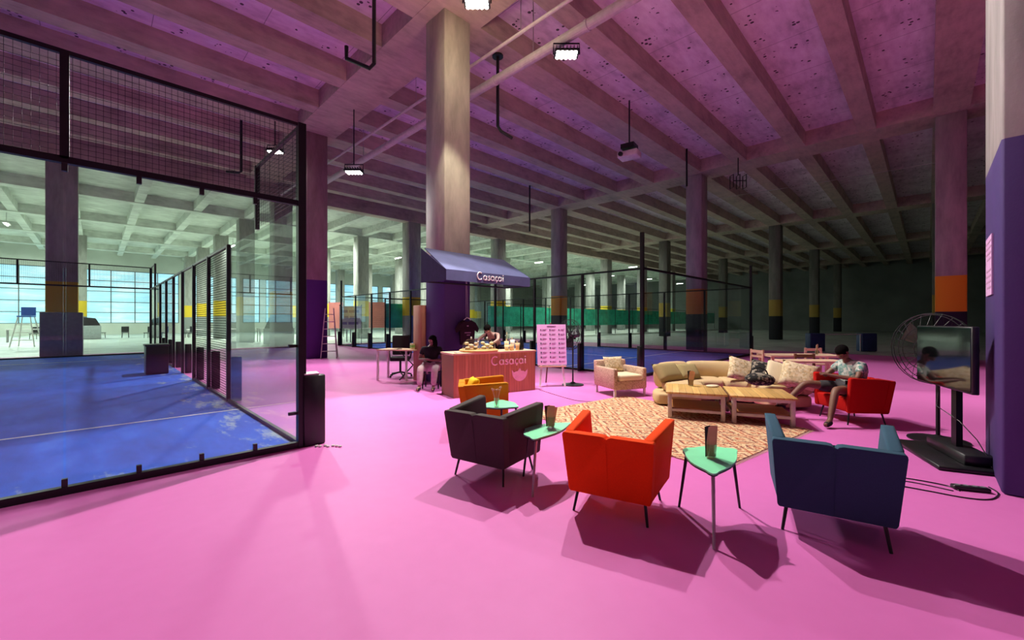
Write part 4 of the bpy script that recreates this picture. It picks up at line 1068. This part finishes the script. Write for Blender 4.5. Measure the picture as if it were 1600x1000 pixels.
b = B(); b.ball((0, 0, .012), (.16, .10, .012), n=12, m=5); o = b.obj('napkin', 'cloth_cream', smooth=True); o.location = W(3.42, 7.1, .437); tag(o, 'crumpled pale cloth on the left coffee table', 'cloth')

# curved sofa: sections swept along an arc
ARC = [(2.62, 7.55), (2.72, 8.05), (3.1, 8.5), (3.7, 8.72), (4.35, 8.66), (4.95, 8.3), (5.25, 7.75), (5.28, 7.25)]
def cat(pts, n=5):
    out = []; P = [Vector(p) for p in pts]; P = [P[0] * 2 - P[1]] + P + [P[-1] * 2 - P[-2]]
    for i in range(1, len(P) - 2):
        for k in range(n):
            t_ = k / n; a, b_, c, d_ = P[i - 1], P[i], P[i + 1], P[i + 2]
            out.append(.5 * ((2 * b_) + (c - a) * t_ + (2 * a - 5 * b_ + 4 * c - d_) * t_ ** 2 + (3 * b_ - a - 3 * c + d_) * t_ ** 3))
    out.append(P[-2]); return out
arc = cat(ARC)
def sweep(path, prof, i0, i1, name, mat, par, off=Vector((0, 0)), cap_round=.07):
    """prof: (inward, z) outline; inward is towards the arc's middle; ends are drawn in so that they look stuffed"""
    b = B(); rings = []; idx = list(range(i0, i1 + 1)); m = len(idx)
    ctr = Vector((sum(p for p, _ in prof) / len(prof), sum(z for _, z in prof) / len(prof)))
    stations = [(idx[0], .0, .80), (idx[0], .03, .93)] + [(i, None, 1.0) for i in idx[1:-1]] + [(idx[-1], -.03, .93), (idx[-1], .0, .80)]
    for (i, e, sc) in stations:
        a = path[max(i - 1, 0)]; c = path[min(i + 1, len(path) - 1)]; tg = (c - a).normalized(); nr = Vector((tg.y, -tg.x))
        p = path[i] + (tg * e if e is not None else Vector((0, 0)))
        ring = []
        for (q, z) in prof:
            qq = ctr.x + (q - ctr.x) * sc; zz = ctr.y + (z - ctr.y) * sc
            w = p + nr * qq; ring.append(b.bm.verts.new(W(w.x, w.y, zz) - SOFA0))
        rings.append(ring)
    n = len(prof)
    for A_, C_ in zip(rings, rings[1:]):
        for k in range(n): b.bm.faces.new((A_[k], A_[(k + 1) % n], C_[(k + 1) % n], C_[k]))
    b.bm.faces.new(list(reversed(rings[0]))); b.bm.faces.new(rings[-1])
    return b.obj(name, mat, par, smooth=True, sub=1)
SOFA0 = W(4.0, 8.0)
sf = thing('curved_sofa', 'long curved beige sofa behind the coffee tables', 'sofa', SOFA0)
def rrect(x0, x1, z0, z1, r=.06):
    o = []
    for (cx, cz, a0) in ((x1 - r, z1 - r, 0), (x0 + r, z1 - r, 90), (x0 + r, z0 + r, 180), (x1 - r, z0 + r, 270)):
        for k in range(4): a = rad(a0 + 30 * k); o.append((cx + r * math.cos(a), cz + r * math.sin(a)))
    return o
N_ = len(arc) - 1
cuts = [0, 10, 19, 27, N_]
for a, c in zip(cuts, cuts[1:]):
    sweep(arc, rrect(0, .80, .03, .24), a, c, 'base', 'cloth_beige', sf)
    sweep(arc, rrect(.16, .86, .25, .43, .08), a, c, 'seat_cushion', 'cloth_beige', sf)
for a, c in ((6, 14), (14, 22), (22, 30), (30, N_)):
    sweep(arc, [(.0, .22), (.18, .22), (.27, .45), (.22, .68), (.13, .74), (.02, .72), (-.05, .5)], a, c, 'back_cushion', 'cloth_beige', sf)
cushion(W(3.02, 7.80, .42), ang(30), rad(-38), .62, .40, .20, 'cloth_khaki', 'khaki cushion at the left end of the curved sofa')
cushion(W(3.45, 8.0, .42), ang(15), rad(-38), .48, .36, .18, 'cloth_khaki', 'khaki cushion tucked behind the menu glass, second from the left end of the sofa')
cushion(W(4.30, 7.80, .42), ang(-12), rad(-34), .52, .50, .16, 'cushion_print', 'cream patterned cushion leaning left of the black bag on the sofa', lean_y=rad(16))
cushion(W(4.50, 7.45, .42), ang(-22), rad(-30), .48, .46, .12, 'bag_print', 'black and cream cushion leaning behind the black bag', lean_y=rad(12))
cushion(W(4.66, 7.32, .42), ang(-30), rad(-30), .46, .46, .10, 'cloth_cream', 'cream cushion wedged between black cushion and right-hand cushion', lean_y=rad(14))
cushion(W(4.80, 7.02, .42), ang(-36), rad(-30), .56, .48, .20, 'cushion_print', 'large patterned beige cushion at the right end of the sofa', lean_y=rad(10))
t = thing('shoulder_bag', 'black patterned bag slumped on the sofa seat', 'bag', W(4.28, 7.22, .43), ang(-20))
b = B(); b.ball((0, 0, .115), (.22, .13, .115), n=14, m=8); b.ball((.12, .03, .10), (.14, .10, .10), n=12, m=7); b.obj('body', 'bag_print', t, smooth=True)
b = B(); b.tube([(-.14, 0, .16), (-.10, .02, .28), (.02, .03, .32), (.12, .02, .26), (.15, 0, .16)], .012, n=6); b.obj('strap', 'black_cloth', t)

# tweed armchair
t = thing('tweed_armchair', 'beige tweed armchair with loose cushion on slim legs', 'armchair', W(2.30, 8.85), ang(-160))
b = B(); b.bb(-.36, .36, -.34, .38, .15, .33); b.obj('seat_base', 'cloth_tweed', t, bevel=.02, seg=2)
b = B(); b.bb(-.28, .28, -.24, .40, .33, .45); b.obj('seat_cushion', 'cloth_cream', t, bevel=.04, seg=3)
for s in (-1, 1):
    b = B(); b.bb(min(s * .30, s * .40), max(s * .30, s * .40), -.34, .37, .16, .58); b.obj('armrest', 'cloth_tweed', t, bevel=.025, seg=2)
b = B(); b.hexa([Vector(p) for p in ((-.40, -.40, .16), (.40, -.40, .16), (.40, -.28, .16), (-.40, -.28, .16), (-.38, -.46, .70), (.38, -.46, .70), (.38, -.34, .70), (-.38, -.34, .70))]); b.obj('backrest', 'cloth_tweed', t, bevel=.03, seg=2)
for sx in (-1, 1):
    for sy in (-1, 1):
        b = B(); b.box((sx * .36, sy * .34, .08), (.04, .04, .16)); b.obj('leg', 'white_paint', t)
M_ = Matrix.Translation(W(2.30, 8.85)) @ Matrix.Rotation(ang(-160), 4, 'Z')
cushion(M_ @ Vector((.02, -.16, .45)), ang(-160), rad(18), .48, .34, .15, 'cushion_print', 'crumpled cream cushion leaning in the tweed armchair')

# dining tables and chairs behind the sofa
def dining(loc, rz, w, d_, label):
    t = thing('wooden_table', label, 'table', loc, rz)
    b = B(); b.box((0, 0, .71), (w, d_, .04)); b.obj('tabletop', 'pale_wood', t)
    for sx in (-1, 1):
        for sy in (-1, 1):
            b = B(); b.box((sx * (w / 2 - .06), sy * (d_ / 2 - .06), .345), (.06, .06, .69)); b.obj('leg', 'pale_wood', t)
dining(W(7.0, 10.1), ang(-5), 1.7, .7, 'far pale wooden table behind the curved sofa')
dining(W(6.25, 8.7), ang(-5), 1.2, .5, 'near pale wooden table directly behind the sofa cushions')
def ladder_chair(loc, rz, mat, label):
    t = thing('wooden_chair', label, 'chair', loc, rz)
    for s in (-1, 1):
        b = B(); b.box((s * .19, -.19, .42), (.04, .04, .84)); b.obj('leg', mat, t)
        b = B(); b.box((s * .19, .19, .21), (.04, .04, .42)); b.obj('leg', mat, t)
    b = B(); b.box((0, 0, .435), (.42, .42, .03)); b.obj('seat', mat, t)
    b = B(); b.box((0, -.19, .79), (.38, .025, .07)); b.box((0, -.19, .67), (.38, .025, .05)); b.obj('back_rails', mat, t)
ladder_chair(W(6.35, 9.2), ang(-5), 'dark_wood', 'dark wooden ladder-back chair between the two pale tables')
ladder_chair(W(7.9, 10.75), ang(175), 'pale_wood', 'pale wooden ladder-back chair beyond the far table')
ladder_chair(W(5.9, 10.3), ang(100), 'pale_wood', 'pale wooden chair at the left end of the far table')
t = menu_cup(W(7.4, 10.1, .732), 'kraft menu holder on the far pale table', 0, .24)

# ------------------------------------------------------------------ television, fan, cables on the right
TL, TR = W(5.22, 5.32), W(4.74, 4.25); d = TR - TL; TW = d.length
t = thing('television_stand', 'large flat television on a black floor stand beside the purple column', 'television', TL, math.atan2(d.y, d.x))
TZ0, TZ1 = .80, 1.50
b = B(); b.bb(0, TW, -.03, .03, TZ0, TZ1); b.obj('casing', 'black_plastic', t, bevel=.008, seg=1)
b = B(); b.bb(.015, TW - .015, -.036, -.031, TZ0 + .02, TZ1 - .015); b.obj('screen', 'tv_screen', t)
b = B(); b.bb(TW * .58 - .05, TW * .58 + .05, .035, .09, .04, 1.3); b.obj('upright', 'black_metal', t)
b = B(); b.bb(TW * .5 - .48, TW * .5 + .62, -.30, .36, 0, .05); b.obj('base', 'black_metal', t, bevel=.01, seg=1)
b = B(); b.bb(TW * .5 - .30, TW * .5 + .50, -.05, .2, .05, .16); b.obj('equipment_shelf', 'black_plastic', t, bevel=.01, seg=1)
fan(W(5.55, 5.42), ang(-80), 1.20, .46, 'large dark pedestal fan on a round base behind the television', .022, (.30, .015))
t = thing('power_strip', 'black power strip on the pink floor by the purple column', 'power strip', W(4.22, 3.83), ang(-20))
b = B(); b.box((0, 0, .022), (.26, .07, .04)); b.obj('body', 'black_plastic', t, bevel=.008, seg=1)
b = B()
for k in range(4): b.cyl((-.09 + .06 * k, 0, .04), (-.09 + .06 * k, 0, .046), .02, n=10)
b.obj('sockets', 'pad_grey', t)
def cable(pts, label, r=.006, mat='black_plastic'):
    P = cat([(p[0], p[1]) for p in pts], 6)
    b = B(); b.tube([W(p.x, p.y, r) for p in P], r, n=6); o = b.obj('cable', mat, smooth=True); tag(o, label, 'cable')
def fl2(u, v): Z = 1020.5 / (v - 500); return ((u - 800) / 650 * Z, Z)
cable([fl2(*p) for p in ((1395, 745), (1440, 752), (1480, 760), (1500, 768))], 'upper black cable running to the power strip')
cable([fl2(*p) for p in ((1390, 757), (1450, 768), (1510, 779), (1548, 781), (1560, 772), (1545, 762))], 'long black cable looping round the power strip')
cable([fl2(*p) for p in ((1398, 750), (1440, 757), (1490, 768))], 'middle thin cable left of the power strip', .005)
b = B(); P = [W(5.25, 5.1, .85), W(5.05, 4.95, .55), W(4.95, 4.6, .45), W(4.92, 4.4, .3), W(4.95, 4.3, .1), W(4.9, 4.25, .06)]
b.tube(P, .005, n=5); o = b.obj('cable', 'black_plastic', smooth=True); tag(o, 'thin black cable hanging behind the television', 'cable')
cable([fl2(*p) for p in ((842, 609), (870, 618), (900, 626), (925, 628))], 'thin dark cable on the pink floor from the easel to the rug', .005)

# ------------------------------------------------------------------ people
def skin_obj(name, nodes, edges, mat, parent, root=None, sub=1):
    me = bpy.data.meshes.new(name); keys = list(nodes); ix = {k: i for i, k in enumerate(keys)}
    me.from_pydata([nodes[k][0] for k in keys], [(ix[a], ix[c]) for a, c in edges], [])
    me.materials.append(MATS[mat])
    o = bpy.data.objects.new(name, me); COL.objects.link(o)
    if parent is not None: o.parent = parent
    md = o.modifiers.new('skin', 'SKIN'); md.use_smooth_shade = True
    for i, k in enumerate(keys):
        r = nodes[k][1]; s = me.skin_vertices[0].data[i]
        s.radius = (r, r) if not isinstance(r, tuple) else r
        s.use_root = (k == (root or keys[0]))
    sm = o.modifiers.new('sub', 'SUBSURF'); sm.levels = sub; sm.render_levels = sub
    return o
def hand(nodes, edges, wrist, d, up, tag_, side=1, curl=.6):
    """palm, four fingers and a thumb growing from a wrist node; d = pointing direction, up = back of the hand"""
    d = Vector(d).normalized(); up = Vector(up); up = (up - d * up.dot(d)).normalized(); sd = d.cross(up) * side
    w = Vector(nodes[wrist][0]); pk = tag_ + 'palm'
    nodes[pk] = (w + d * .055, (.028, .016)); edges.append((wrist, pk))
    for i, (off, L) in enumerate(((-.027, .070), (-.009, .078), (.009, .074), (.026, .060))):
        a, c, e = tag_ + 'k%d' % i, tag_ + 'm%d' % i, tag_ + 't%d' % i
        nodes[a] = (w + d * .088 + sd * off, .0095); nodes[c] = (Vector(nodes[a][0]) + d * L * .5 - up * L * .28 * curl, .0088); nodes[e] = (Vector(nodes[c][0]) + d * L * .35 - up * L * .42 * curl, .0078)
        edges += [(pk, a), (a, c), (c, e)]
    a, c = tag_ + 'th1', tag_ + 'th2'
    nodes[a] = (w + d * .045 - sd * .042 - up * .01, .011); nodes[c] = (w + d * .085 - sd * .055 - up * .022, .0095); edges += [(pk, a), (a, c)]
def head_on(nodes, edges, neck, hc, fwd, t='h'):
    """head centre hc, facing fwd; adds jaw, skull and nose to the body's own surface"""
    f = Vector(fwd).normalized(); hc = Vector(hc); upv = Vector((0, 0, 1)); upv = (upv - f * upv.dot(f)).normalized()
    nodes[t + '1'] = (hc - upv * .06 + f * .0, .062); nodes[t + '2'] = (hc, .078); nodes[t + '3'] = (hc + upv * .06, .066)
    nodes[t + 'n'] = (hc - upv * .015 + f * .098, .011); nodes[t + 'c'] = (hc - upv * .085 + f * .055, .024)
    edges += [(neck, t + '1'), (t + '1', t + '2'), (t + '2', t + '3'), (t + '2', t + 'n'), (t + '1', t + 'c')]
    return f, upv
def face_bits(parent, hc, f, upv, long_hair, mat='hair_black'):
    hc = Vector(hc); s = f.cross(upv).normalized()
    M = Matrix((s, f, upv)).transposed().to_4x4()
    b = B()
    for k in (-1, 1): b.ball(hc + s * k * .030 + f * .080 + upv * .008, (.011, .006, .007), M, 8, 5)
    b.obj('eyes', 'eye_dark', parent)
    b = B(); b.ball(hc + f * .086 - upv * .048, (.022, .006, .006), M, 8, 4); b.obj('mouth', 'shirt_maroon', parent)
    b = B()
    for k in (-1, 1): b.ball(hc + s * k * .082 - f * .008, (.010, .018, .028), M, 8, 5)
    b.obj('ears', 'skin_tan', parent)
    b = B(); b.ball(hc + upv * .040 - f * .020, (.087, .094, .082), M, 18, 10)
    if long_hair:
        b.ball(hc - f * .065 - upv * .06, (.085, .05, .13), M, 14, 8)
        for k in (-1, 1): b.ball(hc + s * k * .075 - upv * .05 - f * .01, (.025, .045, .10), M, 10, 6)
    b.obj('hair', mat, parent, smooth=True)

def seated(name, label, loc, rz, skin, shirt, legs, leg_mat, P, hair=False, shoe='black_cloth', extra=None):
    """P: joint positions in the sitter's frame: x right, y forward"""
    t = thing(name, label, 'person', loc, rz)
    n = {'pel': (P['pel'], .13), 'belly': (P['belly'], .125), 'chest': (P['chest'], .125), 'neckb': (P['neckb'], .06), 'neck': (P['neck'], .048)}
    e = [('pel', 'belly'), ('belly', 'chest'), ('chest', 'neckb'), ('neckb', 'neck')]
    f, upv = head_on(n, e, 'neck', P['head'], P['look'])
    for s, k in (('l', -1), ('r', 1)):
        n['sh' + s] = (P['sh' + s], .055); n['el' + s] = (P['el' + s], .040); n['wr' + s] = (P['wr' + s], .026)
        e += [('chest', 'sh' + s), ('sh' + s, 'el' + s), ('el' + s, 'wr' + s)]
        hand(n, e, 'wr' + s, P['hd' + s], (0, 0, 1), 'H' + s, k)
        n['hp' + s] = (P['hp' + s], .095); n['kn' + s] = (P['kn' + s], .062); n['cf' + s] = (Vector(P['kn' + s]) * .6 + Vector(P['an' + s]) * .4, .054); n['an' + s] = (P['an' + s], .036)
        n['to' + s] = (P['to' + s], .032)
        e += [('pel', 'hp' + s), ('hp' + s, 'kn' + s), ('kn' + s, 'cf' + s), ('cf' + s, 'an' + s), ('an' + s, 'to' + s)]
    skin_obj('body', n, e, skin, t, 'pel')
    face_bits(t, P['head'], f, upv, hair)
    g = {k: (n[k][0], r) for k, r in (('pel', .15), ('belly', .15), ('chest', .148), ('neckb', .075), ('shl', .075), ('shr', .075))}
    for s in 'lr': g['ue' + s] = (Vector(P['sh' + s]) * .42 + Vector(P['el' + s]) * .58, .062)
    skin_obj('shirt', g, [('pel', 'belly'), ('belly', 'chest'), ('chest', 'neckb'), ('chest', 'shl'), ('chest', 'shr'), ('shl', 'uel'), ('shr', 'uer')], shirt, t, 'pel')
    g = {'pel': (P['pel'], .152)}; ed = []
    for s in 'lr':
        g['hp' + s] = (P['hp' + s], .115); g['kn' + s] = (P['kn' + s], .082); ed += [('pel', 'hp' + s)]
        if legs == 'long':
            g['cf' + s] = (n['cf' + s][0], .078); g['an' + s] = (Vector(P['an' + s]) + Vector((0, 0, .02)), .06); ed += [('hp' + s, 'kn' + s), ('kn' + s, 'cf' + s), ('cf' + s, 'an' + s)]
        else:
            g['kn' + s] = (Vector(P['kn' + s]) * .72 + Vector(P['hp' + s]) * .28, .088); ed += [('hp' + s, 'kn' + s)]
    skin_obj('trousers' if legs == 'long' else 'shorts', g, ed, leg_mat, t, 'pel')
    for s in 'lr':
        a = Vector(P['an' + s]); c = Vector(P['to' + s]); dd = (c - a); dd.z = 0; dd.normalize()
        g = {'a': (a - dd * .03 - Vector((0, 0, .02)), .045), 'b': (a * .5 + c * .5 - Vector((0, 0, .01)), .045), 'c': (c, .040)}
        skin_obj('shoe', g, [('a', 'b'), ('b', 'c')], shoe, t, 'a')
    return t
V = Vector
# woman at the column
seated('person', 'woman in black top and pale trousers seated against the stall column, facing out', W(-1.86, 9.62), ang(178), 'skin_dark', 'shirt_black', 'long', 'trousers_pale', dict(
    pel=V((0, 0, .52)), belly=V((0, .02, .66)), chest=V((0, .0, .84)), neckb=V((0, 0, .96)), neck=V((0, .01, 1.01)), head=V((-.02, .03, 1.10)), look=V((.75, .7, -.15)),
    shl=V((-.19, 0, .90)), shr=V((.19, 0, .90)), ell=V((-.27, .06, .66)), elr=V((.27, .06, .66)), wrl=V((-.08, .24, .66)), wrr=V((.08, .24, .68)), hdl=V((1, .25, .1)), hdr=V((-1, .25, .1)),
    hpl=V((-.12, .03, .49)), hpr=V((.12, .03, .49)), knl=V((-.17, .42, .50)), knr=V((.15, .42, .50)), anl=V((-.15, .48, .09)), anr=V((.16, .48, .09)), tol=V((-.16, .62, .045)), tor=V((.18, .62, .045))), hair=True)
t = thing('stool', 'dark stool under the seated woman by the column', 'stool', W(-1.86, 9.66), ang(0))
b = B(); b.box((0, 0, .37), (.42, .40, .04)); b.obj('seat', 'black_plastic', t, bevel=.01)
for sx in (-1, 1):
    for sy in (-1, 1):
        b = B(); b.box((sx * .18, sy * .17, .175), (.03, .03, .35)); b.obj('leg', 'black_metal', t)
# man in the red armchair, looking down at his hands
man = seated('person', 'man in patterned shirt and shorts seated in the red armchair, head bowed', W(5.26, 6.48), ang(95), 'skin_tan', 'shirt_print', 'short', 'shorts_dark', dict(
    pel=V((0, -.05, .50)), belly=V((0, -.06, .62)), chest=V((0, -.02, .80)), neckb=V((0, .03, .93)), neck=V((0, .07, .97)), head=V((0, .12, 1.06)), look=V((0, .7, -.75)),
    shl=V((-.19, -.02, .87)), shr=V((.19, -.02, .87)), ell=V((-.27, .14, .68)), elr=V((.27, .16, .68)), wrl=V((-.08, .36, .72)), wrr=V((.08, .36, .73)), hdl=V((.6, .8, .2)), hdr=V((-.6, .8, .2)),
    hpl=V((-.11, 0, .49)), hpr=V((.11, 0, .49)), knl=V((-.24, .46, .53)), knr=V((.22, .56, .56)), anl=V((-.36, .66, .10)), anr=V((.30, .86, .20)), tol=V((-.42, .79, .045)), tor=V((.31, 1.0, .17))))
# person behind the counter leaning towards the domes
t = thing('person', 'person in dark vest bending behind the stall counter', 'person', W(-.42, 10.1), ang(150))
n = {'pel': (V((0, -.1, .88)), .13), 'belly': (V((0, -.04, 1.0)), .12), 'chest': (V((0, .10, 1.16)), .12), 'neckb': (V((0, .2, 1.25)), .06), 'neck': (V((0, .24, 1.28)), .048)}
e = [('pel', 'belly'), ('belly', 'chest'), ('chest', 'neckb'), ('neckb', 'neck')]
f_, up_ = head_on(n, e, 'neck', V((0, .32, 1.34)), V((0, .8, -.6)))
for s, k in (('l', -1), ('r', 1)):
    n['sh' + s] = (V((k * .18, .12, 1.23)), .05); n['el' + s] = (V((k * .28, .30, 1.10)), .038); n['wr' + s] = (V((k * .16, .48, .99)), .026)
    e += [('chest', 'sh' + s), ('sh' + s, 'el' + s), ('el' + s, 'wr' + s)]; hand(n, e, 'wr' + s, (-k * .3, .9, -.2), (0, 0, 1), 'H' + s, k)
    n['hp' + s] = (V((k * .10, -.1, .84)), .09); n['kn' + s] = (V((k * .11, -.03, .47)), .06); n['an' + s] = (V((k * .11, -.10, .09)), .038); n['to' + s] = (V((k * .12, .06, .04)), .032)
    e += [('pel', 'hp' + s), ('hp' + s, 'kn' + s), ('kn' + s, 'an' + s), ('an' + s, 'to' + s)]
skin_obj('body', n, e, 'skin_light', t, 'pel'); face_bits(t, V((0, .32, 1.34)), f_, up_, False)
skin_obj('vest', {'pel': (n['pel'][0], .15), 'belly': (n['belly'][0], .142), 'chest': (n['chest'][0], .138), 'l': (n['shl'][0], .052), 'r': (n['shr'][0], .052)}, [('pel', 'belly'), ('belly', 'chest'), ('chest', 'l'), ('chest', 'r')], 'shirt_maroon', t, 'pel')
g = {'pel': (V((0, -.1, .86)), .15)}; ed = []
for s in 'lr':
    g['hp' + s] = (n['hp' + s][0], .11); g['kn' + s] = (n['kn' + s][0], .08); g['an' + s] = (n['an' + s][0], .06); ed += [('pel', 'hp' + s), ('hp' + s, 'kn' + s), ('kn' + s, 'an' + s)]
skin_obj('trousers', g, ed, 'black_cloth', t, 'pel')
